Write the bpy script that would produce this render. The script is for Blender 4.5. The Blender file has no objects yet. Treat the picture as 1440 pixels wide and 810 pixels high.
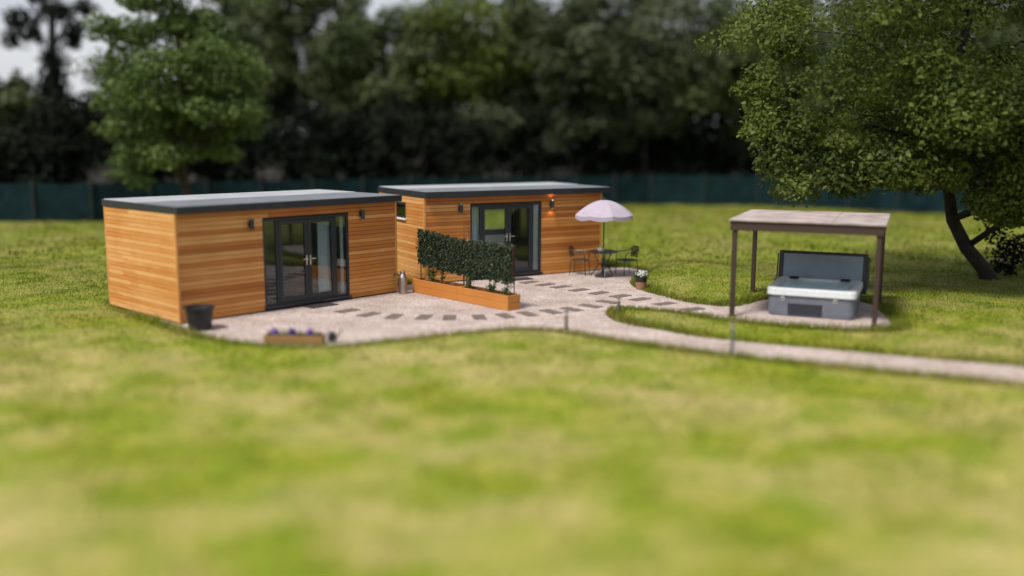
import bpy, math, random
import numpy as np
from mathutils import Matrix, Vector

rng = np.random.default_rng(7)
random.seed(7)
scene = bpy.context.scene
COL = scene.collection

# ------------------------------------------------------------------ helpers
def tag(o, label=None, cat=None, group=None, kind=None):
    if label: o["label"] = label
    if cat: o["category"] = cat
    if group: o["group"] = group
    if kind: o["kind"] = kind
    return o

def empty(name, loc, rz=0.0, label=None, cat=None, group=None):
    o = bpy.data.objects.new(name, None)
    o.empty_display_size = 0.2
    COL.objects.link(o)
    o.location = loc
    o.rotation_euler = (0, 0, rz)
    return tag(o, label, cat, group)

class MB:
    """collects shapes for ONE mesh object"""
    def __init__(s):
        s.v, s.f, s.m, s.r, s.g = [], [], [], [], []
    def add(s, vs, fs, mi=0, r=None, gc=None):
        b = len(s.v)
        r = random.random() if r is None else r
        s.v += [tuple(p) for p in vs]
        s.g += [tuple(p) for p in (gc if gc is not None else vs)]
        for f in fs:
            s.f.append(tuple(i + b for i in f)); s.m.append(mi); s.r.append(r)
        return s
    def box(s, x0, x1, y0, y1, z0, z1, mi=0, r=None, along='x', bev=0.0):
        b = min(bev, 0.45 * min(abs(x1 - x0), abs(y1 - y0), abs(z1 - z0)))
        if b <= 0:
            vs = [(x, y, z) for z in (z0, z1) for y in (y0, y1) for x in (x0, x1)]
            fs = [(0, 2, 3, 1), (4, 5, 7, 6), (0, 1, 5, 4), (2, 6, 7, 3), (0, 4, 6, 2), (1, 3, 7, 5)]
        else:
            vs, idx = [], {}
            X, Y, Z = (x0, x1), (y0, y1), (z0, z1)
            for i in (0, 1):
                for j in (0, 1):
                    for k in (0, 1):
                        sx, sy, sz = (1, -1)[i], (1, -1)[j], (1, -1)[k]
                        for a in range(3):
                            p = [X[i] + sx * b, Y[j] + sy * b, Z[k] + sz * b]
                            p[a] = (X[i], Y[j], Z[k])[a]
                            idx[i, j, k, a] = len(vs); vs.append(tuple(p))
            fs = []
            for i in (0, 1):
                q = [idx[i, 0, 0, 0], idx[i, 1, 0, 0], idx[i, 1, 1, 0], idx[i, 0, 1, 0]]; fs.append(q if i else q[::-1])
                q = [idx[0, i, 0, 1], idx[1, i, 0, 1], idx[1, i, 1, 1], idx[0, i, 1, 1]]; fs.append(q[::-1] if i else q)
                q = [idx[0, 0, i, 2], idx[1, 0, i, 2], idx[1, 1, i, 2], idx[0, 1, i, 2]]; fs.append(q if i else q[::-1])
            for i in (0, 1):
                for j in (0, 1):
                    fs.append([idx[i, j, 0, 0], idx[i, j, 1, 0], idx[i, j, 1, 1], idx[i, j, 0, 1]])
                    fs.append([idx[i, 0, j, 0], idx[i, 1, j, 0], idx[i, 1, j, 2], idx[i, 0, j, 2]])
                    fs.append([idx[0, i, j, 1], idx[1, i, j, 1], idx[1, i, j, 2], idx[0, i, j, 2]])
            for i in (0, 1):
                for j in (0, 1):
                    for k in (0, 1):
                        fs.append([idx[i, j, k, 0], idx[i, j, k, 1], idx[i, j, k, 2]])
        o = random.random() * 40
        if along == 'x': gc = [(p[0] + o, p[1], p[2]) for p in vs]
        elif along == 'y': gc = [(p[1] + o, p[0], p[2]) for p in vs]
        else: gc = [(p[2] + o, p[1], p[0]) for p in vs]
        return s.add(vs, fs, mi, r, gc)
    def tube(s, pts, rad, n=8, mi=0, r=None, cap=True):
        pts = [Vector(p) for p in pts]
        rads = rad if isinstance(rad, (list, tuple)) else [rad] * len(pts)
        vs, fs = [], []
        up = None
        for i, p in enumerate(pts):
            t = (pts[min(i + 1, len(pts) - 1)] - pts[max(i - 1, 0)]).normalized()
            if up is None:
                up = Vector((0, 0, 1)) if abs(t.z) < 0.9 else Vector((1, 0, 0))
            u = t.cross(up).normalized(); w = u.cross(t).normalized(); up = w
            for k in range(n):
                a = 2 * math.pi * k / n
                vs.append(tuple(p + (u * math.cos(a) + w * math.sin(a)) * rads[i]))
        for i in range(len(pts) - 1):
            for k in range(n):
                k2 = (k + 1) % n
                fs.append((i * n + k, (i + 1) * n + k, (i + 1) * n + k2, i * n + k2))
        if cap:
            fs.append(tuple(range(n))); fs.append(tuple(range((len(pts) - 1) * n, len(pts) * n))[::-1])
        return s.add(vs, fs, mi, r)
    def lathe(s, prof, n=20, cx=0, cy=0, mi=0, r=None, square=False, rot=0):
        vs, fs = [], []
        for (rr, z) in prof:
            for k in range(n):
                a = 2 * math.pi * k / n + rot
                vs.append((cx + rr * math.cos(a), cy + rr * math.sin(a), z))
        for i in range(len(prof) - 1):
            for k in range(n):
                k2 = (k + 1) % n
                fs.append((i * n + k, i * n + k2, (i + 1) * n + k2, (i + 1) * n + k))
        if prof[0][0] > 1e-4: fs.append(tuple(range(n))[::-1])
        if prof[-1][0] > 1e-4: fs.append(tuple(range((len(prof) - 1) * n, len(prof) * n)))
        return s.add(vs, fs, mi, r)
    def build(s, name, mats, parent=None, smooth=False, loc=None):
        me = bpy.data.meshes.new(name)
        me.from_pydata(s.v, [], s.f)
        for m in (mats if isinstance(mats, (list, tuple)) else [mats]): me.materials.append(m)
        me.polygons.foreach_set("material_index", s.m)
        a = me.attributes.new("rnd", 'FLOAT', 'FACE'); a.data.foreach_set("value", s.r)
        g = me.attributes.new("gc", 'FLOAT_VECTOR', 'POINT'); g.data.foreach_set("vector", np.array(s.g, dtype=np.float32).ravel())
        if smooth: me.polygons.foreach_set("use_smooth", [True] * len(me.polygons))
        me.update()
        o = bpy.data.objects.new(name, me)
        COL.objects.link(o)
        if parent: o.parent = parent
        if loc: o.location = loc
        return o

def np_mesh(name, V, nper, mat, parent=None, rnd=None):
    """mesh of many separate polygons, nper corners each"""
    n = len(V) // nper
    me = bpy.data.meshes.new(name)
    me.vertices.add(len(V)); me.vertices.foreach_set("co", V.astype(np.float32).ravel())
    me.loops.add(n * nper); me.loops.foreach_set("vertex_index", np.arange(n * nper, dtype=np.int32))
    me.polygons.add(n); me.polygons.foreach_set("loop_start", np.arange(n, dtype=np.int32) * nper)
    me.update(calc_edges=True)
    me.materials.append(mat)
    if rnd is not None:
        a = me.attributes.new("rnd", 'FLOAT', 'FACE'); a.data.foreach_set("value", rnd.astype(np.float32))
    me.validate()
    o = bpy.data.objects.new(name, me); COL.objects.link(o)
    if parent: o.parent = parent
    return o

# ------------------------------------------------------------------ materials
def new_mat(name):
    m = bpy.data.materials.new(name); m.use_nodes = True
    nt = m.node_tree
    return m, nt, nt.nodes, nt.links, nt.nodes["Principled BSDF"]

def ramp(nd, stops):
    r = nd.new("ShaderNodeValToRGB")
    el = r.color_ramp.elements
    while len(el) < len(stops): el.new(0.5)
    for e, (p, c) in zip(el, stops):
        e.position = p; e.color = (*c, 1)
    return r

def noise(nd, lk, vec, scale, detail=3, rough=0.55):
    n = nd.new("ShaderNodeTexNoise"); n.inputs["Scale"].default_value = scale
    n.inputs["Detail"].default_value = detail; n.inputs["Roughness"].default_value = rough
    if vec is not None: lk.new(vec, n.inputs["Vector"])
    return n

def plain(name, col, rough=0.5, metal=0.0, var=0.12, scale=9.0, bump=0.0, spec=0.5):
    m, nt, nd, lk, p = new_mat(name)
    tc = nd.new("ShaderNodeTexCoord")
    n = noise(nd, lk, tc.outputs["Object"], scale, 4)
    c0 = tuple(c * (1 - var * 1.6) for c in col); c1 = tuple(min(1, c * (1 + var)) for c in col)
    r = ramp(nd, [(0.3, c0), (0.7, c1)])
    lk.new(n.outputs["Fac"], r.inputs["Fac"]); lk.new(r.outputs["Color"], p.inputs["Base Color"])
    p.inputs["Roughness"].default_value = rough; p.inputs["Metallic"].default_value = metal
    p.inputs["Specular IOR Level"].default_value = spec
    if bump:
        b = nd.new("ShaderNodeBump"); b.inputs["Strength"].default_value = bump; b.inputs["Distance"].default_value = 0.01
        n2 = noise(nd, lk, tc.outputs["Object"], scale * 8, 3)
        lk.new(n2.outputs["Fac"], b.inputs["Height"]); lk.new(b.outputs["Normal"], p.inputs["Normal"])
    return m

def timber(name, stops, rough=0.6, grain=(1.2, 22, 60), amt=0.45):
    m, nt, nd, lk, p = new_mat(name)
    at = nd.new("ShaderNodeAttribute"); at.attribute_name = "gc"
    ar = nd.new("ShaderNodeAttribute"); ar.attribute_name = "rnd"
    mp = nd.new("ShaderNodeMapping"); mp.inputs["Scale"].default_value = grain
    lk.new(at.outputs["Vector"], mp.inputs["Vector"])
    n = noise(nd, lk, mp.outputs["Vector"], 1.0, 5, 0.65)
    # weathering in broad patches along the boards
    mp2 = nd.new("ShaderNodeMapping"); mp2.inputs["Scale"].default_value = (0.55, 1, 1.3)
    tc = nd.new("ShaderNodeTexCoord"); lk.new(tc.outputs["Object"], mp2.inputs["Vector"])
    n2 = noise(nd, lk, mp2.outputs["Vector"], 1.0, 3)
    a = nd.new("ShaderNodeMath"); a.operation = 'MULTIPLY_ADD'; a.inputs[1].default_value = amt
    lk.new(n.outputs["Fac"], a.inputs[0])
    b = nd.new("ShaderNodeMath"); b.operation = 'MULTIPLY_ADD'; b.inputs[1].default_value = 0.38
    lk.new(ar.outputs["Fac"], b.inputs[0])
    c = nd.new("ShaderNodeMath"); c.operation = 'MULTIPLY'; c.inputs[1].default_value = 0.35
    lk.new(n2.outputs["Fac"], c.inputs[0])
    lk.new(c.outputs[0], b.inputs[2]); lk.new(b.outputs[0], a.inputs[2])
    r = ramp(nd, stops)
    lk.new(a.outputs[0], r.inputs["Fac"]); lk.new(r.outputs["Color"], p.inputs["Base Color"])
    p.inputs["Roughness"].default_value = rough
    bp = nd.new("ShaderNodeBump"); bp.inputs["Strength"].default_value = 0.25; bp.inputs["Distance"].default_value = 0.006
    lk.new(n.outputs["Fac"], bp.inputs["Height"]); lk.new(bp.outputs["Normal"], p.inputs["Normal"])
    return m

def leafmat(name, cols, trans=0.3, rough=0.6, spec=0.3):
    m, nt, nd, lk, p = new_mat(name)
    ar = nd.new("ShaderNodeAttribute"); ar.attribute_name = "rnd"
    r = ramp(nd, [(i / (len(cols) - 1), c) for i, c in enumerate(cols)])
    lk.new(ar.outputs["Fac"], r.inputs["Fac"]); lk.new(r.outputs["Color"], p.inputs["Base Color"])
    p.inputs["Roughness"].default_value = rough
    p.inputs["Specular IOR Level"].default_value = spec
    t = nd.new("ShaderNodeBsdfTranslucent"); lk.new(r.outputs["Color"], t.inputs["Color"])
    mx = nd.new("ShaderNodeMixShader"); mx.inputs["Fac"].default_value = trans
    lk.new(p.outputs[0], mx.inputs[1]); lk.new(t.outputs[0], mx.inputs[2])
    lk.new(mx.outputs[0], nd["Material Output"].inputs["Surface"])
    return m

def glassmat(name, tint=(0.88, 0.92, 0.92), refl=1.0):
    m, nt, nd, lk, p = new_mat(name)
    tr = nd.new("ShaderNodeBsdfTransparent"); tr.inputs["Color"].default_value = (*tint, 1)
    gl = nd.new("ShaderNodeBsdfGlossy"); gl.inputs["Roughness"].default_value = 0.015
    gl.inputs["Color"].default_value = (0.95, 0.97, 1, 1)
    fr = nd.new("ShaderNodeFresnel"); fr.inputs["IOR"].default_value = 1.5
    mx = nd.new("ShaderNodeMixShader")
    lk.new(fr.outputs[0], mx.inputs[0]); lk.new(tr.outputs[0], mx.inputs[1]); lk.new(gl.outputs[0], mx.inputs[2])
    lk.new(mx.outputs[0], nd["Material Output"].inputs["Surface"])
    nd.remove(p)
    return m

def lawnmat(name, blades=False):
    m, nt, nd, lk, p = new_mat(name)
    tc = nd.new("ShaderNodeTexCoord")
    mp = nd.new("ShaderNodeMapping"); mp.inputs["Scale"].default_value = (0.75, 1.0, 1.0)
    lk.new(tc.outputs["Object"], mp.inputs["Vector"])
    v = mp.outputs["Vector"]
    big = noise(nd, lk, v, 0.42, 4, 0.6)
    mid = noise(nd, lk, v, 1.5, 5, 0.65)
    fine = noise(nd, lk, v, 14.0, 4, 0.7)
    g = ramp(nd, [(0.28, (0.120, 0.175, 0.011)), (0.50, (0.182, 0.215, 0.015)), (0.74, (0.270, 0.255, 0.034))])
    lk.new(mid.outputs["Fac"], g.inputs["Fac"])
    dry = ramp(nd, [(0.3, (0.330, 0.280, 0.095)), (0.7, (0.430, 0.345, 0.170))])
    lk.new(fine.outputs["Fac"], dry.inputs["Fac"])
    # dry, trodden patches
    ad = nd.new("ShaderNodeMath"); ad.operation = 'MULTIPLY_ADD'; ad.inputs[1].default_value = 0.45
    lk.new(mid.outputs["Fac"], ad.inputs[0]); lk.new(big.outputs["Fac"], ad.inputs[2])
    dr = ramp(nd, [(0.645, (0, 0, 0)), (0.90, (0.8, 0.8, 0.8))])
    lk.new(ad.outputs[0], dr.inputs["Fac"])
    mx = nd.new("ShaderNodeMix"); mx.data_type = 'RGBA'
    lk.new(dr.outputs["Color"], mx.inputs[0]); lk.new(g.outputs["Color"], mx.inputs[6]); lk.new(dry.outputs["Color"], mx.inputs[7])
    # lusher, darker grass behind the patio and by the fence, drier mown lawn in front
    sx = nd.new("ShaderNodeSeparateXYZ"); lk.new(tc.outputs["Object"], sx.inputs[0])
    wy = nd.new("ShaderNodeMath"); wy.operation = 'MULTIPLY_ADD'; wy.inputs[1].default_value = 9.0; lk.new(big.outputs["Fac"], wy.inputs[0]); lk.new(sx.outputs["Y"], wy.inputs[2])
    ly = nd.new("ShaderNodeMapRange"); ly.inputs["From Min"].default_value = 20.5; ly.inputs["From Max"].default_value = 27.0; ly.inputs["To Max"].default_value = 0.55
    lk.new(wy.outputs[0], ly.inputs["Value"])
    lush = nd.new("ShaderNodeMix"); lush.data_type = 'RGBA'; lk.new(ly.outputs[0], lush.inputs[0]); lk.new(mx.outputs[2], lush.inputs[6])
    lc = ramp(nd, [(0.3, (0.062, 0.098, 0.010)), (0.7, (0.150, 0.165, 0.018))]); lk.new(mid.outputs["Fac"], lc.inputs["Fac"]); lk.new(lc.outputs["Color"], lush.inputs[7])
    mx = lush
    # fine speckle
    hs = nd.new("ShaderNodeHueSaturation")
    fr = nd.new("ShaderNodeMapRange"); fr.inputs["From Min"].default_value = 0.25; fr.inputs["From Max"].default_value = 0.75
    fr.inputs["To Min"].default_value = 0.68; fr.inputs["To Max"].default_value = 1.28
    if blades:
        ar = nd.new("ShaderNodeAttribute"); ar.attribute_name = "rnd"
        fr.inputs["From Min"].default_value = 0; fr.inputs["From Max"].default_value = 1
        lk.new(ar.outputs["Fac"], fr.inputs["Value"])
    else:
        lk.new(fine.outputs["Fac"], fr.inputs["Value"])
    lk.new(fr.outputs[0], hs.inputs["Value"]); lk.new(mx.outputs[2], hs.inputs["Color"])
    lk.new(hs.outputs["Color"], p.inputs["Base Color"])
    p.inputs["Roughness"].default_value = 0.8; p.inputs["Specular IOR Level"].default_value = 0.15
    if blades:
        t = nd.new("ShaderNodeBsdfTranslucent"); lk.new(hs.outputs["Color"], t.inputs["Color"])
        ms = nd.new("ShaderNodeMixShader"); ms.inputs["Fac"].default_value = 0.35
        lk.new(p.outputs[0], ms.inputs[1]); lk.new(t.outputs[0], ms.inputs[2])
        lk.new(ms.outputs[0], nd["Material Output"].inputs["Surface"])
    else:
        b = nd.new("ShaderNodeBump"); b.inputs["Strength"].default_value = 0.6; b.inputs["Distance"].default_value = 0.04
        lk.new(fine.outputs["Fac"], b.inputs["Height"]); lk.new(b.outputs["Normal"], p.inputs["Normal"])
    return m

def gravelmat():
    m, nt, nd, lk, p = new_mat("pale_gravel")
    tc = nd.new("ShaderNodeTexCoord"); v = tc.outputs["Object"]
    vo = nd.new("ShaderNodeTexVoronoi"); vo.inputs["Scale"].default_value = 42; lk.new(v, vo.inputs["Vector"])
    r1 = ramp(nd, [(0.0, (0.22, 0.17, 0.15)), (0.45, (0.395, 0.32, 0.295)), (1.0, (0.56, 0.485, 0.455))])
    sep = nd.new("ShaderNodeSeparateColor"); lk.new(vo.outputs["Color"], sep.inputs[0]); lk.new(sep.outputs[0], r1.inputs["Fac"])
    n = noise(nd, lk, v, 1.1, 5, 0.65)
    r2 = ramp(nd, [(0.32, (0.70, 0.66, 0.63)), (0.62, (1, 1, 1))])
    lk.new(n.outputs["Fac"], r2.inputs["Fac"])
    mx = nd.new("ShaderNodeMix"); mx.data_type = 'RGBA'; mx.blend_type = 'MULTIPLY'; mx.inputs[0].default_value = 1
    lk.new(r1.outputs["Color"], mx.inputs[6]); lk.new(r2.outputs["Color"], mx.inputs[7])
    lk.new(mx.outputs[2], p.inputs["Base Color"]); p.inputs["Roughness"].default_value = 0.9
    b = nd.new("ShaderNodeBump"); b.inputs["Strength"].default_value = 0.7; b.inputs["Distance"].default_value = 0.012
    lk.new(vo.outputs["Distance"], b.inputs["Height"]); b.invert = True
    lk.new(b.outputs["Normal"], p.inputs["Normal"])
    return m

M = {}
M['cedar'] = timber('cedar_cladding', [(0.25, (0.200, 0.052, 0.010)), (0.44, (0.37, 0.118, 0.018)), (0.62, (0.49, 0.190, 0.034)), (0.84, (0.62, 0.33, 0.115))])
M['planter'] = timber('planter_timber', [(0.25, (0.26, 0.085, 0.016)), (0.6, (0.43, 0.155, 0.026)), (0.9, (0.50, 0.22, 0.05))], amt=0.5)
M['brownwood'] = timber('brown_stained_timber', [(0.25, (0.019, 0.010, 0.007)), (0.8, (0.044, 0.023, 0.016))])
M['trough'] = timber('trough_timber', [(0.25, (0.15, 0.075, 0.022)), (0.8, (0.27, 0.15, 0.05))])
M['backing'] = plain('black_membrane', (0.012, 0.010, 0.009), 0.9)
M['anth'] = plain('anthracite_frame', (0.014, 0.018, 0.026), 0.35, var=0.1)
M['fascia'] = plain('anthracite_fascia', (0.014, 0.016, 0.024), 0.4, var=0.15, scale=3)
M['roof'] = plain('grey_roof_membrane', (0.130, 0.140, 0.162), 0.55, var=0.12, scale=1.6, bump=0.1)
M['roof2'] = plain('pale_roof_membrane', (0.32, 0.335, 0.36), 0.5, var=0.10, scale=1.3, bump=0.1)
M['glass'] = glassmat('window_glass')
M['white'] = plain('white_paint', (0.72, 0.72, 0.70), 0.5, var=0.05)
M['plaster'] = plain('interior_plaster', (0.42, 0.42, 0.42), 0.8, var=0.04, scale=2)
M['floorb'] = plain('interior_floor', (0.16, 0.12, 0.09), 0.5, var=0.2, scale=4)
M['curtain'] = plain('grey_curtain', (0.62, 0.66, 0.69), 0.9, var=0.06)
M['metal'] = plain('brushed_steel', (0.42, 0.40, 0.38), 0.35, 1.0, var=0.15)
M['chrome'] = plain('handle_steel', (0.75, 0.75, 0.74), 0.25, 1.0, var=0.05)
M['black'] = plain('black_plastic', (0.014, 0.014, 0.017), 0.5, var=0.2)
M['blackmetal'] = plain('black_metal', (0.018, 0.019, 0.022), 0.4, var=0.2)
M['greenmetal'] = plain('dark_green_metal', (0.016, 0.030, 0.024), 0.4, var=0.2)
M['rattan'] = plain('brown_rattan', (0.060, 0.030, 0.018), 0.6, var=0.35, scale=40)
M['postgrey'] = plain('galvanised_post', (0.13, 0.125, 0.125), 0.5, 0.2, var=0.2)
M['litter'] = plain('woodland_leaf_litter', (0.020, 0.017, 0.012), 0.95, var=0.4, scale=2, spec=0.1)
M['soil'] = plain('potting_soil', (0.030, 0.020, 0.014), 0.95, var=0.4, scale=30, bump=0.5)
M['slab'] = plain('stepping_slab', (0.125, 0.092, 0.080), 0.8, var=0.28, scale=7, bump=0.3)
M['mat'] = plain('doormat_coir', (0.030, 0.024, 0.022), 0.95, var=0.3, scale=30, bump=0.5)
M['canopy'] = plain('lilac_canvas', (0.345, 0.300, 0.370), 0.85, var=0.05, scale=4)
M['terracotta'] = plain('terracotta', (0.30, 0.15, 0.095), 0.8, var=0.2)
M['felt'] = plain('weathered_roof_felt', (0.360, 0.300, 0.290), 0.8, var=0.22, scale=2.2, bump=0.3)
M['tubside'] = plain('slate_tub_panel', (0.125, 0.138, 0.172), 0.5, var=0.12, scale=3)
M['tubdark'] = plain('dark_tub_panel', (0.020, 0.022, 0.034), 0.5, var=0.1)
M['tubshell'] = plain('tub_acrylic', (0.66, 0.70, 0.74), 0.25, var=0.05)
M['cover'] = plain('tub_cover_vinyl', (0.20, 0.255, 0.325), 0.45, var=0.1, scale=2)
M['coveredge'] = plain('tub_cover_edge', (0.022, 0.025, 0.033), 0.5, var=0.1)
M['bark'] = plain('tree_bark', (0.045, 0.034, 0.026), 0.9, var=0.4, scale=6, bump=0.8)
M['ivybark'] = plain('dark_bark', (0.022, 0.019, 0.016), 0.9, var=0.4, scale=5, bump=0.8)
M['netting'] = plain('green_windbreak_net', (0.006, 0.020, 0.024), 0.9, var=0.3, scale=1.2, spec=0.1)
M['fencepost'] = plain('dark_fence_post', (0.010, 0.020, 0.020), 0.7, var=0.2)
M['leather'] = plain('tan_leather', (0.20, 0.075, 0.03), 0.5, var=0.2)
M['cane'] = plain('red_brown_cane', (0.14, 0.045, 0.022), 0.6, var=0.25)
def watermat():
    m, nt, nd, lk, p = new_mat('spa_water')
    tc = nd.new("ShaderNodeTexCoord"); n = noise(nd, lk, tc.outputs["Object"], 5, 3)
    r = ramp(nd, [(0.3, (0.52, 0.78, 0.82)), (0.7, (0.62, 0.85, 0.88))]); lk.new(n.outputs["Fac"], r.inputs["Fac"])
    lk.new(r.outputs["Color"], p.inputs["Base Color"]); p.inputs["Roughness"].default_value = 0.18; p.inputs["Specular IOR Level"].default_value = 0.35
    b = nd.new("ShaderNodeBump"); b.inputs["Strength"].default_value = 0.3; b.inputs["Distance"].default_value = 0.02
    lk.new(n.outputs["Fac"], b.inputs["Height"]); lk.new(b.outputs["Normal"], p.inputs["Normal"])
    return m
M['water'] = watermat()
def emis(name, col, s):
    m, nt, nd, lk, p = new_mat(name)
    p.inputs["Emission Color"].default_value = (*col, 1); p.inputs["Emission Strength"].default_value = s
    return m
M['bulb'] = emis('lit_lamp', (1.0, 0.55, 0.22), 3.0)
M['lens'] = plain('frosted_lens', (0.55, 0.55, 0.52), 0.4)
M['lawn'] = lawnmat('lawn'); M['blades'] = lawnmat('grass_blades', True)
M['gravel'] = gravelmat()
M['leaf_right'] = leafmat('leaf_lime', [(0.034, 0.058, 0.009), (0.086, 0.122, 0.018), (0.165, 0.200, 0.038)], 0.42)
M['leaf_light'] = leafmat('leaf_fresh', [(0.055, 0.098, 0.022), (0.098, 0.150, 0.036), (0.145, 0.195, 0.055)], 0.42)
M['leaf_mid'] = leafmat('leaf_mid', [(0.028, 0.044, 0.014), (0.054, 0.078, 0.024), (0.092, 0.115, 0.038)], 0.25)
M['leaf_grey'] = leafmat('leaf_grey', [(0.034, 0.046, 0.022), (0.064, 0.080, 0.038), (0.105, 0.120, 0.064)], 0.22)
M['leaf_bright'] = leafmat('leaf_bright', [(0.050, 0.075, 0.012), (0.088, 0.118, 0.018), (0.125, 0.150, 0.030)], 0.3)
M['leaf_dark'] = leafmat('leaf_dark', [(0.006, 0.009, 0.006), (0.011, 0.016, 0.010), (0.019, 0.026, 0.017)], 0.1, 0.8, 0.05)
M['leaf_ivy'] = leafmat('leaf_ivy', [(0.013, 0.023, 0.010), (0.028, 0.046, 0.020), (0.085, 0.110, 0.060)], 0.15, 0.65)
M['leaf_pot'] = leafmat('leaf_pot', [(0.03, 0.06, 0.015), (0.06, 0.11, 0.025)], 0.3)
M['petal_purple'] = leafmat('petal_purple', [(0.10, 0.05, 0.28), (0.22, 0.14, 0.48)], 0.2)
M['petal_white'] = leafmat('petal_white', [(0.62, 0.64, 0.62), (0.8, 0.8, 0.78)], 0.2)

# ------------------------------------------------------------------ plan of the place (metres)
def smooth_poly(pts, closed=True, n=4):
    out = []
    P = [np.array(p, float) for p in pts]; L = len(P)
    for i in range(L):
        a, b, c, d = P[i - 1], P[i], P[(i + 1) % L], P[(i + 2) % L]
        for k in range(n):
            t = k / n
            out.append(0.5 * ((2 * b) + (c - a) * t + (2 * a - 5 * b + 4 * c - d) * t * t + (3 * b - a - 3 * c + d) * t ** 3))
    return np.array(out)

GRAVEL = smooth_poly([(-9.1, 21.75), (-8.1, 20.5), (-7.0, 19.2), (-5.9, 18.05), (-4.7, 17.35), (-3.36, 17.2), (-2.2, 17.75), (-1.1, 18.35), (0, 18.85),
    (1.08, 18.6), (1.95, 17.9), (2.82, 17.35), (3.63, 16.85), (4.74, 16.25), (5.79, 15.75), (6.97, 15.2), (8.06, 14.7), (10, 13.65), (13, 11.85), (16, 9.9),
    (16.8, 10.9), (14, 12.9), (11, 14.7), (8.79, 15.98), (7.35, 16.6), (5.7, 17.39), (3.89, 18.26), (3.04, 19.08), (2.4, 19.75), (2.2, 20.39), (2.22, 21.0),
    (2.5, 21.5), (3.68, 21.05), (4.4, 20.3), (5.39, 19.6), (6.4, 19.2), (7.5, 19.05), (8.0, 19.5), (8.4, 21.2), (8.5, 22.4), (7.6, 22.9), (6.22, 22.9), (5.7, 22.45), (5.1, 21.85),
    (4.3, 22.3), (3.75, 23.3), (3.4, 24.13), (3.25, 25.09), (3.45, 26.3), (3.85, 27.3), (3.7, 28.3), (2.9, 28.6), (2.2, 28.2), (-1.9, 25.9),
    (-3.3, 24.3), (-5.0, 22.2), (-6.8, 20.3), (-8.0, 21.3), (-9.0, 22.3)])

def inside(px, py, poly):
    r = np.zeros(px.shape, bool)
    n = len(poly)
    for i in range(n):
        x0, y0 = poly[i]; x1, y1 = poly[(i + 1) % n]
        c = ((y0 > py) != (y1 > py)) & (px < (x1 - x0) * (py - y0) / (y1 - y0 + 1e-12) + x0)
        r ^= c
    return r
def pdist(px, py, poly):
    d = np.full(px.shape, 1e9)
    n = len(poly)
    for i in range(n):
        a = poly[i]; b = poly[(i + 1) % n]; e = b - a
        t = np.clip(((px - a[0]) * e[0] + (py - a[1]) * e[1]) / (e @ e + 1e-12), 0, 1)
        d = np.minimum(d, np.hypot(px - a[0] - t * e[0], py - a[1] - t * e[1]))
    return d
def sst(x): x = np.clip(x, 0, 1); return x * x * (3 - 2 * x)
def wob(x, y):
    return (np.sin(x * 0.9 + 1.3) * np.cos(y * 0.7 + 0.4) + 0.6 * np.sin(x * 1.9 + y * 1.3) + 0.4 * np.sin(x * 3.7 - y * 2.9 + 2)) / 2
def height(x, y):
    x = np.asarray(x, float); y = np.asarray(y, float)
    d = pdist(x, y, GRAVEL); ins = inside(x, y, GRAVEL)
    bank = 0.045 + 0.065 * sst((20.2 - y) / 2) * sst((3.2 - x) / 2)
    bank = bank + 0.34 * np.exp(-(((x - 5.2) / 1.6) ** 2 + ((y - 26.2) / 2.6) ** 2))
    h = -0.01 + bank * sst(d / 0.45) + wob(x, y) * 0.05 * sst(d / 2.0)
    return np.where(ins, -0.035, h)

B1 = dict(o=(-6.89, 19.50), yaw=0.818, L=5.81, D=3.22)
B2 = dict(o=(-2.302, 25.105), yaw=0.523, L=5.64, D=3.03)
def foot(b, m=0.0):
    c, s = math.cos(b['yaw']), math.sin(b['yaw'])
    return np.array([(b['o'][0] + u * c - v * s, b['o'][1] + u * s + v * c) for u, v in ((-m, -m), (b['L'] + m, -m), (b['L'] + m, b['D'] + m), (-m, b['D'] + m))])

# ground: one sheet to the horizon
def axis(lo, f0, f1, hi, st):
    a = list(np.arange(f0, f1 + 1e-6, st)); x = f0; s = st
    left = []
    while x > lo: s *= 1.28; x -= s; left.append(x)
    x = a[-1]; s = st; right = []
    while x < hi: s *= 1.28; x += s; right.append(x)
    return np.array(left[::-1] + a + right)
gx = axis(-260, -12, 17, 260, 0.14); gy = axis(-60, 8.5, 30, 420, 0.14)
X, Y = np.meshgrid(gx, gy); Z = height(X.ravel(), Y.ravel())
V = np.stack([X.ravel(), Y.ravel(), Z], 1)
nx, ny = len(gx), len(gy)
I = np.arange(nx * ny).reshape(ny, nx)
F = np.stack([I[:-1, :-1].ravel(), I[:-1, 1:].ravel(), I[1:, 1:].ravel(), I[1:, :-1].ravel()], 1)
me = bpy.data.meshes.new("lawn")
me.vertices.add(len(V)); me.vertices.foreach_set("co", V.astype(np.float32).ravel())
me.loops.add(F.size); me.loops.foreach_set("vertex_index", F.astype(np.int32).ravel())
me.polygons.add(len(F)); me.polygons.foreach_set("loop_start", np.arange(len(F), dtype=np.int32) * 4)
me.update(calc_edges=True); me.materials.append(M['lawn']); me.materials.append(M['litter'])
FX = [-300, -44, -19, -3.0, 8.0, 14.0, 22.5, 36, 300]; FY = [30, 41.0, 43.2, 50.5, 55.4, 54.6, 49.5, 44.0, 30]
fc = V[F].mean(1); me.polygons.foreach_set('material_index', ((fc[:, 1] > np.interp(fc[:, 0], FX, FY) + 0.6)).astype(np.int32)); me.polygons.foreach_set("use_smooth", [True] * len(F))
lawn = bpy.data.objects.new("lawn", me); COL.objects.link(lawn); tag(lawn, kind='structure')

me = bpy.data.meshes.new("gravel_patio")
me.from_pydata([(p[0], p[1], 0.0) for p in GRAVEL], [], [tuple(range(len(GRAVEL)))])
me.materials.append(M['gravel'])
gp = bpy.data.objects.new("gravel_patio", me); COL.objects.link(gp); tag(gp, kind='structure')

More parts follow.
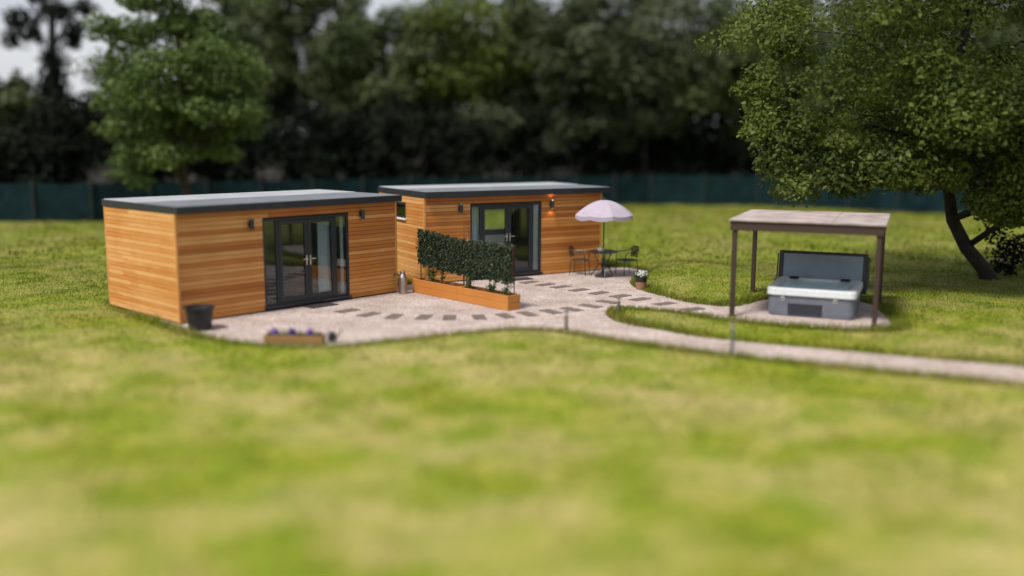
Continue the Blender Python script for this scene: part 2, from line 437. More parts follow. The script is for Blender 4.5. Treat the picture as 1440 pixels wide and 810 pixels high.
# grass blades over the lawn
def grass(n, ylo, yhi, hlo, hhi, wlo, whi):
    y = np.sqrt(rng.uniform(ylo ** 2, yhi ** 2, n)); x = rng.uniform(-0.62, 0.62, n) * y + rng.uniform(-1, 1, n)
    ok = ~inside(x, y, GRAVEL) & ~inside(x, y, foot(B1)) & ~inside(x, y, foot(B2))
    x, y = x[ok], y[ok]; n = len(x)
    z = height(x, y) - 0.005
    a = rng.uniform(0, 2 * np.pi, n); w = rng.uniform(wlo, whi, n) / 2
    h = rng.uniform(hlo, hhi, n) * (0.75 + 0.5 * (wob(x * 1.7, y * 1.7) > 0.1))
    lean = rng.normal(0, 0.45, (n, 2)) * h[:, None]
    dx, dy = np.cos(a) * w, np.sin(a) * w
    P = np.empty((n, 3, 3))
    P[:, 0] = np.stack([x - dx, y - dy, z], 1); P[:, 1] = np.stack([x + dx, y + dy, z], 1)
    P[:, 2] = np.stack([x + lean[:, 0], y + lean[:, 1], z + h], 1)
    return P.reshape(-1, 3)
# rougher fringe along the gravel edge
def fringe(n):
    k = rng.integers(0, len(GRAVEL), n); t = rng.random(n)[:, None]
    p = GRAVEL[k] * (1 - t) + np.roll(GRAVEL, -1, 0)[k] * t
    p = p + rng.normal(0, 0.15, (n, 2))
    ok = ~inside(p[:, 0], p[:, 1], foot(B1, 0.1)) & ~inside(p[:, 0], p[:, 1], foot(B2, 0.1))
    ok &= ~(inside(p[:, 0], p[:, 1], GRAVEL) & (pdist(p[:, 0], p[:, 1], GRAVEL) > 0.09))
    p = p[ok]; n = len(p)
    x, y = p[:, 0], p[:, 1]; z = np.maximum(height(x, y), -0.005)
    a = rng.uniform(0, 2 * np.pi, n); w = rng.uniform(0.012, 0.03, n) / 2; h = rng.uniform(0.05, 0.13, n) * np.where(y < 20.5, 1.35, 1.0)
    lean = rng.normal(0, 0.5, (n, 2)) * h[:, None]; dx, dy = np.cos(a) * w, np.sin(a) * w
    P = np.empty((n, 3, 3))
    P[:, 0] = np.stack([x - dx, y - dy, z], 1); P[:, 1] = np.stack([x + dx, y + dy, z], 1)
    P[:, 2] = np.stack([x + lean[:, 0], y + lean[:, 1], z + h], 1)
    return P.reshape(-1, 3)
G = np.concatenate([grass(190000, 5.5, 30, 0.03, 0.075, 0.010, 0.026), grass(70000, 30, 58, 0.05, 0.12, 0.04, 0.09), fringe(36000)])
go = np_mesh("grass", G, 3, M['blades'], rnd=rng.random(len(G) // 3))
tag(go, "short patchy grass growing all over the lawn", "grass", kind='stuff')

# ------------------------------------------------------------------ foliage
def leaves(centers, radii, n_per, size, tint=None, droop=0.0, shell=2.2, up=0.45, flat=1.0):
    centers = np.asarray(centers, float); N = len(centers)
    radii = np.asarray(radii, float)
    if radii.ndim == 1: radii = np.stack([radii, radii, radii * 0.8], 1)
    k = np.repeat(np.arange(N), n_per); n = len(k)
    d = rng.normal(size=(n, 3)); d /= np.linalg.norm(d, axis=1)[:, None]
    r = rng.random(n) ** (1 / shell)
    # ragged outline: each clump bulges differently by direction
    ph = rng.uniform(0, 6.28, (N, 3))[k]
    rag = 1 + 0.22 * np.sin(3 * np.arctan2(d[:, 1], d[:, 0]) + ph[:, 0]) + 0.18 * np.sin(5 * d[:, 2] + ph[:, 1])
    p = centers[k] + d * (r * rag)[:, None] * radii[k]
    p[:, 2] -= droop * np.hypot(d[:, 0], d[:, 1]) ** 2 * r ** 2 * radii[k, 0]
    nrm = d * 0.6 + rng.normal(size=(n, 3)) * 0.55 + np.array([0, 0, up]); nrm /= np.linalg.norm(nrm, axis=1)[:, None]
    t = np.cross(nrm, rng.normal(size=(n, 3))); t /= np.linalg.norm(t, axis=1)[:, None] + 1e-9
    b = np.cross(nrm, t)
    L = size * rng.uniform(0.6, 1.35, n)[:, None]; W = L * rng.uniform(0.42, 0.62, n)[:, None]
    Q = np.empty((n, 4, 3))
    Q[:, 0] = p - t * L / 2; Q[:, 1] = p + b * W / 2 - t * L * 0.05; Q[:, 2] = p + t * L / 2 - nrm * L * 0.15; Q[:, 3] = p - b * W / 2 - t * L * 0.05
    ct = rng.uniform(0.15, 0.85, N) if tint is None else np.asarray(tint)
    rn = np.clip(ct[k] * 0.6 + rng.random(n) * 0.4, 0, 1)
    return Q.reshape(-1, 3), rn

def tree(name, base, trunk_pts, trunk_r, clumps, radii, n_per, leaf, mat, label, cat='tree', group=None, bark='bark', droop=0.15, limbs=10, tint=None, shell=2.2):
    root = empty(name, base, 0, label, cat, group)
    mb = MB()
    tp = [Vector(p) for p in trunk_pts]
    nseg = len(tp)
    rs = [trunk_r * (1 - 0.62 * i / (nseg - 1)) for i in range(nseg)]; rs[0] *= 1.3
    mb.tube(tp, rs, 10)
    cl = np.asarray(clumps, float)
    idx = rng.permutation(len(cl))[:limbs]
    for i in idx:
        c = Vector(cl[i]); j = min(range(1, nseg), key=lambda q: (tp[q] - c).length + (2.0 if tp[q].z > c.z else 0))
        s = tp[j]; mid = s.lerp(c, 0.5) + Vector((0, 0, 0.12 * (c - s).length))
        mb.tube([s, mid, c], [rs[j] * 0.55, rs[j] * 0.34, rs[j] * 0.10], 6)
    mb.build('trunk', M[bark], root, smooth=True)
    Q, rn = leaves(cl, radii, n_per, leaf, tint, droop, shell)
    np_mesh('crown', Q, 4, M[mat], root, rn)
    return root

def crown_pts(n, c, R, zmin=None, inner=0.45, seed=None):
    out = []
    g = np.random.default_rng(seed)
    while len(out) < n:
        d = g.normal(size=3); d /= np.linalg.norm(d)
        r = g.uniform(inner, 1.0)
        p = np.array(c) + d * np.array(R) * r
        if zmin is not None and p[2] < zmin: continue
        if out and min(np.linalg.norm((p - q) / np.array(R)) for q in out) < 0.24 * (40 / max(n, 40)) ** 0.33: continue
        out.append(p)
    return np.array(out)

def px2x(px, y): return (px - 720) / 1343.0 * y

# --- woodland trees behind the fence: (screen column it grows at, depth, crown half-width, crown bottom, top, kind, trunk height start)
wood = [
    (440, 60, 4.0, 4.7, 14.6, 'leaf_mid', 'tall dark olive tree with a narrow crown behind the left cabin roof'),
    (545, 58, 4.2, 4.3, 11.6, 'leaf_mid', 'lower dull green tree filling the dip in the treeline above where the cabins meet'),
    (655, 59, 4.3, 4.9, 13.3, 'leaf_bright', 'brighter yellow green tree behind the middle of the right cabin roof'),
    (745, 60, 3.9, 4.5, 12.8, 'leaf_mid', 'mid green tree just right of the bright one with white sky above'),
    (818, 58, 3.8, 4.3, 12.9, 'leaf_grey', 'grey green tree rising above the lilac parasol'),
    (905, 60, 5.2, 4.7, 14.0, 'leaf_grey', 'tallest grey green tree with a broad crown right of the parasol'),
    (1010, 58, 4.3, 4.3, 11.9, 'leaf_mid', 'rounded olive tree next to the big garden tree with sky over it'),
    (1120, 60, 4.8, 4.3, 12.9, 'leaf_mid', 'woodland tree mostly hidden behind the left half of the big garden tree'),
    (1260, 59, 4.8, 4.3, 12.9, 'leaf_mid', 'woodland tree mostly hidden behind the right half of the big garden tree'),
    (1400, 58, 4.8, 4.3, 12.9, 'leaf_mid', 'woodland tree at the far right edge behind the big garden tree'),
    (345, 61, 3.8, 4.5, 13.0, 'leaf_mid', 'dark tree showing right behind the fresh green tree'),
    (10, 54, 3.4, 1.8, 7.5, 'leaf_mid', 'low olive tree at the far left edge of the woodland'),
]
for i, (px, y, R, zb, zt, mt, lab) in enumerate(wood):
    x = px2x(px, y)
    c = (0, -0.8, (zb + zt) / 2); Rr = (R, R * 0.95, (zt - zb) / 2)
    cl = crown_pts(40, c, Rr, zb, 0.35, 100 + i)
    tree('woodland_tree', (x, y, 0), [(0, 0, -0.1), (0.1, 0, zb * 0.6), (-0.1, -0.1, zb * 1.2), (0.05, -0.3, (zb + zt) / 2), (0, -0.4, zt - 0.8)], 0.24,
         cl, rng.uniform(0.8, 1.35, len(cl)) * R / 3.4, 300, 0.36, mt, lab, group='woodland trees beyond the fence', bark='ivybark')
# tall ivy-clad trunk at the left
y = 52; x = px2x(88, y)
iv = [(0.1 * math.sin(k), 0.1 * math.cos(k * 2), 0.4 + k * 0.55) for k in range(15)]
ivt = [(-1.3, 0, 9.9), (1.2, 0.3, 9.6), (0.2, -0.5, 10.4), (-2.2, 0.2, 9.0), (1.9, 0, 10.6), (-0.5, 0.3, 11.2), (-1.9, 0.4, 10.2), (1.0, 0.3, 8.9), (0.9, -0.3, 10.4), (-0.9, 0, 9.2)]
tree('ivy_clad_tree', (x, y, 0), [(0, 0, -0.1), (0.05, 0, 3), (-0.05, 0, 6), (0.05, 0, 8.4), (0.2, 0, 10.8)], 0.42,
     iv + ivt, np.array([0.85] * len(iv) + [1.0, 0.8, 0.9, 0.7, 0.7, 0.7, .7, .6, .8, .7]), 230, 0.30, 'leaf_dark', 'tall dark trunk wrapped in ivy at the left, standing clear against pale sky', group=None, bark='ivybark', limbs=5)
# second-row trees deeper in the wood
for i, (px, zt) in enumerate([(60, 6.6), (200, 9.6), (330, 10), (470, 10.0), (600, 10.2), (720, 11), (850, 12), (960, 11), (1080, 10), (1220, 10), (1360, 10), (1480, 10)]):
    y = 69; x = px2x(px, y)
    cl = crown_pts(40, (0, 0, 0.3 + zt / 2), (4.6, 2.6, zt / 2), 0.3, 0.2, 300 + i)
    labs = ['behind the ivy clad trunk', 'behind the fresh green tree', 'right of the fresh green tree', 'beneath the gap of sky above the left cabin', 'above the joint of the two cabin roofs',
            'behind the right cabin chimney-free roof middle', 'deep behind the parasol', 'deep in the wood left of the big garden tree', 'deep behind the left side of the big garden tree',
            'deep behind the middle of the big garden tree', 'deep behind the leaning trunk at right', 'at the far right end of the dark wood']
    labs[5] = 'deep behind the middle of the right cabin roof'
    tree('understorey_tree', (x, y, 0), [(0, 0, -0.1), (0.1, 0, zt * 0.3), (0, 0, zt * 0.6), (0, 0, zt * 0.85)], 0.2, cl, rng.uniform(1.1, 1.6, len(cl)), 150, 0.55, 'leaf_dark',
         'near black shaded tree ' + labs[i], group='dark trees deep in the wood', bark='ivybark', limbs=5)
# dark evergreen shrubs right behind the fence
FENCE = [(-44, 41.0), (-19, 43.2), (-3.0, 50.5), (8.0, 55.4), (14.0, 54.6), (22.5, 49.5), (36, 44.0)]
def fence_y(x):
    for (x0, y0), (x1, y1) in zip(FENCE, FENCE[1:]):
        if x0 <= x <= x1: return y0 + (y1 - y0) * (x - x0) / (x1 - x0)
    return 44.0
sh = [(-20.5 - 5.6, 4.6), (-22.0, 4.9), (-17.9, 4.9), (-14.0, 4.8), (-10.2, 4.6), (-6.5, 4.7), (-2.9, 4.6), (0.8, 4.8), (4.4, 4.6), (8.0, 4.9), (11.4, 4.6), (15.0, 4.6), (18.8, 4.8), (22.6, 4.6), (26.5, 4.8)]
shl = ['at the far left edge', 'left of the ivy clad trunk', 'right of the ivy clad trunk', 'behind the fresh green tree', 'right of the fresh green tree', 'above the left cabin roof', 'where the two roofs overlap',
       'above the left part of the right cabin roof', 'above the middle of the right cabin roof', 'above the parasol', 'above the open lawn right of the parasol', 'beside the low left boughs of the big tree',
       'behind the gazebo', 'seen past the leaning trunk', 'at the far right edge']
for i, (x, h) in enumerate(sh):
    y = fence_y(x) + 3.6; h = h * 1.28
    cl = crown_pts(22, (0, 0, h * 0.5), (2.4, 1.6, h * 0.5), 0.2, 0.2, 500 + i)
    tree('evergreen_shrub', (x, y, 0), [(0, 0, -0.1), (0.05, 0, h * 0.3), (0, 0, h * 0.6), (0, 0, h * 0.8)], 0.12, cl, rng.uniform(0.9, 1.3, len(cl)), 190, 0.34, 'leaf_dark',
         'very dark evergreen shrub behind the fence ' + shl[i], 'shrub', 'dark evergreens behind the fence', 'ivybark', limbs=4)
# paler bush reaching out over the fence in the middle
for i, (px, y, z, lab) in enumerate([(800, 55.5, 4.6, 'pale grey green bush spilling out over the fence above the parasol'), (905, 56.5, 4.4, 'pale grey green bush spilling over the fence right of the parasol'),
                                     (690, 54.5, 4.6, 'dull green bush spilling over the fence above the right cabin')]):
    x = px2x(px, y)
    cl = crown_pts(12, (0, 0, z), (2.3, 1.2, 1.2), 2.4, 0.2, 600 + i)
    tree('overhanging_bush', (x, y, 0), [(0, 0, -0.1), (0.05, 0, 1.2), (0, 0, 2.6), (0, 0, z)], 0.1, cl, rng.uniform(0.6, 0.95, len(cl)), 170, 0.24, 'leaf_grey', lab, 'bush', None, 'ivybark', limbs=6)

# fresh green tree in front of the fence, behind the left cabin
y = 38.5; x = px2x(262, y)
cl = np.concatenate([crown_pts(48, (0.2, 0, 6.9), (3.3, 2.6, 4.3), 3.0, 0.3, 41), np.array([(-1.9, -0.3, 3.3), (-2.1, -0.2, 2.6), (-1.6, -0.4, 2.2), (1.7, -0.2, 3.4), (2.0, 0, 4.2), (0.2, -0.8, 3.3), (-2.4, 0, 4.4)])])
rad = np.concatenate([rng.uniform(0.8, 1.25, 48), [0.8, 0.65, 0.5, 0.7, 0.8, 0.6, 0.9]])
tree('maple_tree', (x, y, 0), [(0, 0, -0.1), (0.05, 0, 1.6), (-0.1, 0, 3.2), (0.1, 0, 5.5), (0, 0, 8.6)], 0.2, cl, np.stack([rad * 1.08, rad * 1.08, rad * 0.62], 1), 560, 0.22, 'leaf_light',
     'fresh green tree with drooping boughs standing just behind the left cabin', droop=0.35, limbs=16)

# big garden tree on the right with leaning trunk
bx, by = 13.15, 25.9
pts = [(0, 0, -0.1), (-0.25, 0, 0.35), (-0.8, -0.05, 0.95), (-1.25, -0.1, 1.7), (-1.45, -0.2, 2.5), (-1.7, -0.5, 3.6), (-1.9, -0.9, 5.0), (-1.7, -1.2, 7.0), (-1.5, -1.2, 9.0)]
cl = crown_pts(105, (-0.2, -1.2, 7.2), (7.2, 5.2, 5.0), 3.2, 0.3, 77)
extra = np.array([(-6.6, -2.2, 3.6), (-6.9, -2.0, 4.4), (-6.2, -2.4, 2.9), (-5.5, -2.6, 3.1), (-4.9, -2.5, 2.9), (-5.9, -2.0, 4.2), (-4.2, -2.6, 3.3), (-3.4, -2.5, 3.3), (-2.6, -2.6, 3.1), (-7.0, -1.8, 5.3), (-6.3, -1.5, 6.2), (-5.2, -2.6, 4.0),
    (-1.4, -2.6, 2.4), (-1.0, -2.8, 2.9), (-0.4, -2.4, 2.5), (0.6, -2.4, 3.0), (1.6, -2.0, 3.1), (2.6, -2.2, 2.9), (-1.5, -2.4, 2.6), (-.9, -2.4, 2.1), (-.2, -2.4, 2.4), (-.8, -2.4, 3.1), (.6, -2.2, 2.2), (1.4, -2.0, 2.6), (-2.2, 0.3, 2.9), (0.2, -3.0, 3.9)])
gl = np.random.default_rng(91)
low = np.stack([gl.uniform(-4.6, 3.6, 46), gl.uniform(-4.6, 1.2, 46), gl.uniform(3.5, 5.2, 46)], 1)
cl = np.concatenate([cl, low, extra])
rad = np.concatenate([rng.uniform(0.95, 1.5, 105), rng.uniform(0.85, 1.2, len(low)), rng.uniform(0.55, 0.85, len(extra))])
rad = np.stack([rad, rad, np.concatenate([rad[:105] * rng.uniform(0.42, 0.6, 105), rad[105:] * 0.7])], 1)
tree('garden_tree', (bx, by, 0), pts, 0.21, cl, rad, 1000, 0.135, 'leaf_right', 'big leafy tree on the right with a leaning dark trunk and low boughs', droop=0.35, limbs=34, bark='ivybark', tint=np.clip(rng.normal(0.5, 0.38, len(cl)), 0, 1), shell=2.6)
cl = crown_pts(10, (0, 0, 0.75), (0.9, 0.8, 0.7), 0.15, 0.2, 88)
tree('shade_shrub', (14.2, 26.9, 0), [(0, 0, -0.05), (0, 0, 0.4), (0.05, 0, 0.8), (0, 0, 1.1)], 0.06, cl, np.full(10, 0.42), 130, 0.13, 'leaf_dark', 'dark shrub in the shade at the foot of the leaning trunk', 'shrub', None, 'ivybark', limbs=4)

# ------------------------------------------------------------------ fence
for k, ((x0, y0), (x1, y1)) in enumerate(zip(FENCE, FENCE[1:])):
    Ls = math.hypot(x1 - x0, y1 - y0); yaw = math.atan2(y1 - y0, x1 - x0)
    lab = ['dark teal net fence at the far left of the lawn', 'dark teal net fence running behind the left cabin', 'dark teal net fence behind the right cabin roof', 'dark teal net fence beside the parasol above the lawn',
           'dark teal net fence seen behind the big tree boughs', 'dark teal net fence at the far right in the shade'][k]
    root = empty('net_fence', (x0, y0, 0), yaw, lab, 'fence', 'net fence runs along the wood')
    n = max(2, round(Ls / 2.6)); mb = MB()
    for j in range(n):  # net sags a little between posts
        a, b = Ls * j / n, Ls * (j + 1) / n
        for q in range(6):
            u0, u1 = a + (b - a) * q / 6, a + (b - a) * (q + 1) / 6
            s0 = 0.05 * math.sin(math.pi * q / 6); s1 = 0.05 * math.sin(math.pi * (q + 1) / 6)
            vs = [(u0, s0, 0.0), (u1, s1, 0.0), (u1, s1, 1.80 - s1), (u0, s0, 1.80 - s0), (u0, s0 + 0.012, 0.0), (u1, s1 + 0.012, 0.0), (u1, s1 + 0.012, 1.80 - s1), (u0, s0 + 0.012, 1.80 - s0)]
            mb.add(vs, [(0, 1, 2, 3), (5, 4, 7, 6), (3, 2, 6, 7)], 0, 0.5)
    mb.build('netting', M['netting'], root)
    for j in range(n + (1 if k == len(FENCE) - 2 else 0)):
        p = MB(); u = Ls * j / n
        p.box(u - 0.045, u + 0.045, -0.10, -0.01, -0.1, 1.92, bev=0.008).build('post', M['fencepost'], root)

# ------------------------------------------------------------------ garden rooms
def spans(a0, a1, cuts):
    s = [(a0, a1)]
    for c0, c1 in cuts:
        t = []
        for p, q in s:
            if c1 <= p or c0 >= q: t.append((p, q)); continue
            if c0 > p: t.append((p, c0))
            if c1 < q: t.append((c1, q))
        s = t
    return s

def clad(name, root, side, length, D, z0, z1, openings, trim=True):
    """one wall: board cladding on a dark backing, window and door openings left free. side: f front, l left, b back, r right"""
    mb = MB()
    pitch = 0.094; gap = 0.008; zz = z0
    def put(a0, a1, d0, d1, za, zb, mi, bev, r=None):
        # a along the wall, d outwards (0 = outer face of the frame)
        if side == 'f': mb.box(a0, a1, -d1, -d0, za, zb, mi, r, 'x', bev)
        if side == 'b': mb.box(a0, a1, D + d0, D + d1, za, zb, mi, r, 'x', bev)
        if side == 'l': mb.box(-d1, -d0, a0, a1, za, zb, mi, r, 'y', bev)
        if side == 'r': mb.box(root['len'] + d0, root['len'] + d1, a0, a1, za, zb, mi, r, 'y', bev)
    while zz < z1 - 0.03:
        zt = min(zz + pitch - gap, z1)
        cuts = [(o[0], o[1]) for o in openings if o[2] < zt - 0.002 and o[3] > zz + 0.002]
        for p, q in spans(0.0, length, cuts):
            a = p
            while a < q - 1e-6:
                b = min(q, a + random.uniform(1.8, 4.2))
                if q - b < 0.35: b = q
                put(a + 0.0015, b - 0.0015, 0.002 + random.uniform(0, 0.003), 0.022 + random.uniform(0, 0.004), zz, zt, 0, 0.003, random.uniform(0.55, 1.25) if side == 'l' else None)  # left walls: sunlit brightness put into the colour as paler boards
                a = b
        zz += pitch
    # dark backing behind the boards, cut round the openings
    zs = sorted({z0 - 0.06, z1} | {o[2] for o in openings} | {o[3] for o in openings})
    e = 0.10
    for za, zb in zip(zs, zs[1:]):
        cuts = [(o[0], o[1]) for o in openings if o[2] < zb - 1e-4 and o[3] > za + 1e-4]
        for p, q in spans(e if side in 'lr' else 0.0, length - (e if side in 'lr' else 0), cuts):
            put(p, q, -0.10, 0.0, za, zb, 1, 0.0)
    return mb.build(name, [M['cedar'], M['backing']], root)

def glazed_door(root, a0, a1, z0, z1, l0, lm, l1, hz):
    """four-light door set: fixed side lights and a pair of leaves"""
    yf = -0.012; dp = 0.07
    f = MB(); t = 0.055
    f.box(a0, a0 + t, yf, yf + dp, z0, z1, bev=.004); f.box(a1 - t, a1, yf, yf + dp, z0, z1, bev=.004)
    f.box(a0 + t, a1 - t, yf, yf + dp, z1 - t, z1, bev=.004); f.box(a0 + t, a1 - t, yf, yf + dp, z0, z0 + 0.06, bev=.004)
    f.box(l0 - 0.06, l0, yf, yf + dp, z0 + .06, z1 - t, bev=.004); f.box(l1, l1 + 0.06, yf, yf + dp, z0 + .06, z1 - t, bev=.004)
    fr = f.build('door_frame', M['anth'], root)
    sl = MB(); sl.box(a0 - 0.02, a1 + 0.02, -0.075, yf - 0.002, z0 - 0.04, z0 + 0.012, bev=.004); sl.build('threshold', M['anth'], fr)
    for (p, q) in ((a0 + t, l0 - 0.06), (l1 + 0.06, a1 - t)):
        MB().box(p - .002, q + .002, yf + 0.03, yf + 0.036, z0 + 0.058, z1 - t + .002).build('side_pane', M['glass'], fr)
    for k, (p, q) in enumerate(((l0, lm), (lm, l1))):
        g = MB(); p += 0.004; q -= 0.004; w = 0.085; za, zb = z0 + 0.064, z1 - t - 0.004
        yy = yf - 0.012
        g.box(p, p + w, yy, yy + .06, za, zb, bev=.004); g.box(q - w, q, yy, yy + .06, za, zb, bev=.004)
        g.box(p + w, q - w, yy, yy + .06, zb - w, zb, bev=.004); g.box(p + w, q - w, yy, yy + .06, za, za + w * 1.25, bev=.004)
        lf = g.build('door_leaf', M['anth'], root)
        MB().box(p + w - .002, q - w + .002, yy + .027, yy + .033, za + w * 1.25 - .002, zb - w + .002).build('pane', M['glass'], lf)
        h = MB(); s = 1 if k else -1; hx = lm + s * 0.05
        h.box(hx - .016, hx + .016, yy - .012, yy - .001, hz - .11, hz + .11, bev=.004)
        h.tube([(hx, yy - .012, hz + .03), (hx, yy - .05, hz + .03), (hx + s * .12, yy - .05, hz + .03)], .011, 8)
        h.build('handle', M['chrome'], lf)

def wall_lamp(root, a, z, lit=False):
    b = MB(); b.box(a - .045, a + .045, -.045, -.029, z - .06, z + .06, bev=.004)
    b.tube([(a, -.115, z - .115), (a, -.115, z + .115)], .048, 14); b.box(a - .02, a + .02, -.1, -.04, z - .02, z + .02)
    o = b.build('wall_lamp', M['blackmetal'], root)
    for s in (-1, 1):
        MB().lathe([(0.036, z + s * .1165), (0.034, z + s * .119)] if s > 0 else [(0.034, z - .119), (0.036, z - .1165)], 14, a, -.115).build('lamp_lens', M['bulb'] if lit else M['lens'], o)
    return o

def cabin(b, label, H, door, ovl, ovr, win=None, rearwin=None, lamps=(), litlamp=None):
    L, D = b['L'], b['D']
    root = empty('garden_room', (b['o'][0], b['o'][1], 0), b['yaw'], label, 'cabin')
    root['len'] = L
    clad('front_wall', root, 'f', L, D, 0.03, H, [door[:4]])
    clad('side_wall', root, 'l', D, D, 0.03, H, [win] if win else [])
    clad('side_wall', root, 'r', D, D, 0.03, H, [])
    clad('rear_wall', root, 'b', L, D, 0.03, H, [rearwin] if rearwin else [])
    for (u, v, sx, sy) in ((0, 0, -1, -1), (L, 0, 1, -1), (0, D, -1, 1), (L, D, 1, 1)):
        t = MB(); x0, x1 = sorted((u - sx * .022, u + sx * .032)); y0, y1 = sorted((v - sy * .022, v + sy * .032))
        t.box(x0, x1, y0, y1, 0.02, H, along='z', bev=.003, r=0.8).build('corner_trim', M['cedar'], root)
    # plinth, floor, inner lining
    MB().box(.03, L - .03, .03, D - .03, -.05, .06).build('floor', M['floorb'], root)
    lin = MB()
    lin.box(.11, L - .11, .11, D - .11, H - .06, H - .04)
    lin.box(.105, .115, .12, D - .12, .06, H - .06) if not win else None
    lin.box(L - .115, L - .105, .12, D - .12, .06, H - .06)
    if not rearwin: lin.box(.12, L - .12, D - .115, D - .105, .06, H - .06)
    else:
        for p, q, z0, z1 in ((.12, rearwin[0], .06, H - .06), (rearwin[1], L - .12, .06, H - .06), (rearwin[0], rearwin[1], .06, rearwin[2]), (rearwin[0], rearwin[1], rearwin[3], H - .06)):
            lin.box(p, q, D - .115, D - .105, z0, z1)
    lin.build('lining', M['plaster'], root)
    # roof: membrane with raised front strip and fascia all round
    ov = 0.10; x0, x1, y0, y1 = -ovl, L + ovr, -0.15, D + ov
    f = MB(); zf0, zf1 = H + .002, H + .155
    f.box(x0, x1, y0, y0 + .03, zf0, zf1, bev=.004); f.box(x0, x1, y1 - .03, y1, zf0, zf1, bev=.004)
    f.box(x0, x0 + .03, y0 + .03, y1 - .03, zf0, zf1, bev=.004); f.box(x1 - .03, x1, y0 + .03, y1 - .03, zf0, zf1, bev=.004)
    f.box(x0 + .03, x1 - .03, y0 + .03, y1 - .03, zf0 + .01, zf0 + .03)
    r = MB()
    ym = y0 + 0.52 * (y1 - y0)
    r.box(x0 + .032, x1 - .032, y0 + .032, ym, zf0 + .04, zf1 + .006, 0, bev=.01)
    r.box(x0 + .032, x1 - .032, ym + .002, y1 - .032, zf0 + .04, zf1 + .014, 1, bev=.01)
    ro = r.build('roof', [M['roof'], M['roof2']], root); f.build('fascia', M['fascia'], ro)
    glazed_door(root, *door)
    if win:  # small window in the left wall
        a0, a1, z0, z1 = win; w = MB(); t = .045
        w.box(-.03, .03, a0, a0 + t, z0, z1); w.box(-.03, .03, a1 - t, a1, z0, z1); w.box(-.03, .03, a0 + t, a1 - t, z1 - t, z1); w.box(-.03, .03, a0 + t, a1 - t, z0, z0 + t)
        wo = w.build('window', M['anth'], root)
        MB().box(-.004, .003, a0 + t - .002, a1 - t + .002, z0 + t - .002, z1 - t + .002).build('pane', M['glass'], wo)
        MB().box(-.075, -.005, a0 - .03, a1 + .03, z0 - .045, z0 - .002, bev=.005).build('sill', M['white'], wo)
    if rearwin:
        a0, a1, z0, z1 = rearwin; w = MB(); t = .05
        w.box(a0, a0 + t, D - .03, D + .02, z0, z1); w.box(a1 - t, a1, D - .03, D + .02, z0, z1)
        w.box(a0 + t, a1 - t, D - .03, D + .02, z1 - t, z1); w.box(a0 + t, a1 - t, D - .03, D + .02, z0, z0 + t)
        wo = w.build('window', M['anth'], root)
        MB().box(a0 + t - .002, a1 - t + .002, D - .008, D - .002, z0 + t - .002, z1 - t + .002).build('pane', M['glass'], wo)
    for a, z in lamps: wall_lamp(root, a, z)
    if litlamp: wall_lamp(root, litlamp[0], litlamp[1], True)
    return root

H1, H2 = 2.286, 2.286
c1 = cabin(B1, 'larger timber clad cabin on the left with a flat grey roof and closed glazed doors', H1, (2.02, 4.36, 0.09, 2.06, 2.42, 3.20, 3.95, 1.06), .035, .11, lamps=[(1.7, 1.98), (4.72, 2.03)])
c2 = cabin(B2, 'timber clad cabin at the back with a lit wall lamp and ivy screen before its doors', H2, (1.34, 3.60, 0.09, 2.06, 1.70, 2.52, 3.28, 1.13), .04, .27, win=(1.18, 1.95, 1.66, 2.08), rearwin=(3.15, 4.35, 1.0, 1.82), lamps=[(1.02, 1.98)], litlamp=(3.9, 2.0))

def at(b, a, d, z=0.0):
    c, s = math.cos(b['yaw']), math.sin(b['yaw'])
    return (b['o'][0] + a * c - d * s, b['o'][1] + a * s + d * c, z)

# light of the one lit lamp
for s in (-1, 1):
    ld = bpy.data.lights.new('wall_lamp_glow', 'SPOT'); ld.energy = 2.2; ld.color = (1.0, 0.55, 0.22); ld.spot_size = math.radians(120); ld.spot_blend = 0.6; ld.shadow_soft_size = 0.03
    lo = bpy.data.objects.new('wall_lamp_glow', ld); COL.objects.link(lo)
    lo.location = at(B2, 3.9, -0.115, 2.0 + s * 0.135); lo.rotation_euler = (0 if s < 0 else math.pi, 0, 0)

# things inside the rooms
def curtain(b, a0, a1, d, label, mat='curtain', z1=2.02):
    mb = MB(); n = 28; vs, fs = [], []
    for i in range(n + 1):
        u = a0 + (a1 - a0) * i / n; w = 0.022 * math.sin(i * 1.45)
        for z in (0.08, z1): vs.append((u, w, z))
        for z in (0.08, z1): vs.append((u, w + 0.008, z))
    for i in range(n):
        k = i * 4
        fs += [(k, k + 4, k + 5, k + 1), (k + 6, k + 2, k + 3, k + 7), (k + 1, k + 5, k + 7, k + 3)]
    mb.add(vs, fs, 0, 0.5)
    o = mb.build('curtain', M[mat], smooth=True)
    o.location = at(b, 0, d); o.rotation_euler = (0, 0, b['yaw'])
    return tag(o, label, 'curtain')
curtain(B1, 3.56, 3.92, 0.12, 'pale curtain hanging behind the right leaf of the left cabin doors')
curtain(B1, 4.20, 4.29, 0.12, 'narrow pale curtain edge behind the right side light of the left cabin', 'white')
curtain(B2, 1.36, 1.66, 0.11, 'grey curtain behind the left side light of the back cabin')
curtain(B2, 3.34, 3.60, 0.11, 'grey curtain behind the right side light of the back cabin')
# low white cabinet under the rear window
root = empty('sideboard', at(B2, 1.62, 0.5), B2['yaw'], 'white sideboard seen through the left leaf of the back cabin doors', 'sideboard')
m = MB(); m.box(0, 1.1, 0, .45, .06 + .12, 1.12, bev=.006); m.build('carcass', M['white'], root)
MB().box(-.02, 1.12, -.02, .46, 1.122, 1.16, bev=.005).build('top', M['white'], root)
for u in (.08, 1.02):
    for v in (.06, .39): MB().box(u - .025, u + .025, v - .025, v + .025, .06, .178).build('leg', M['blackmetal'], root)
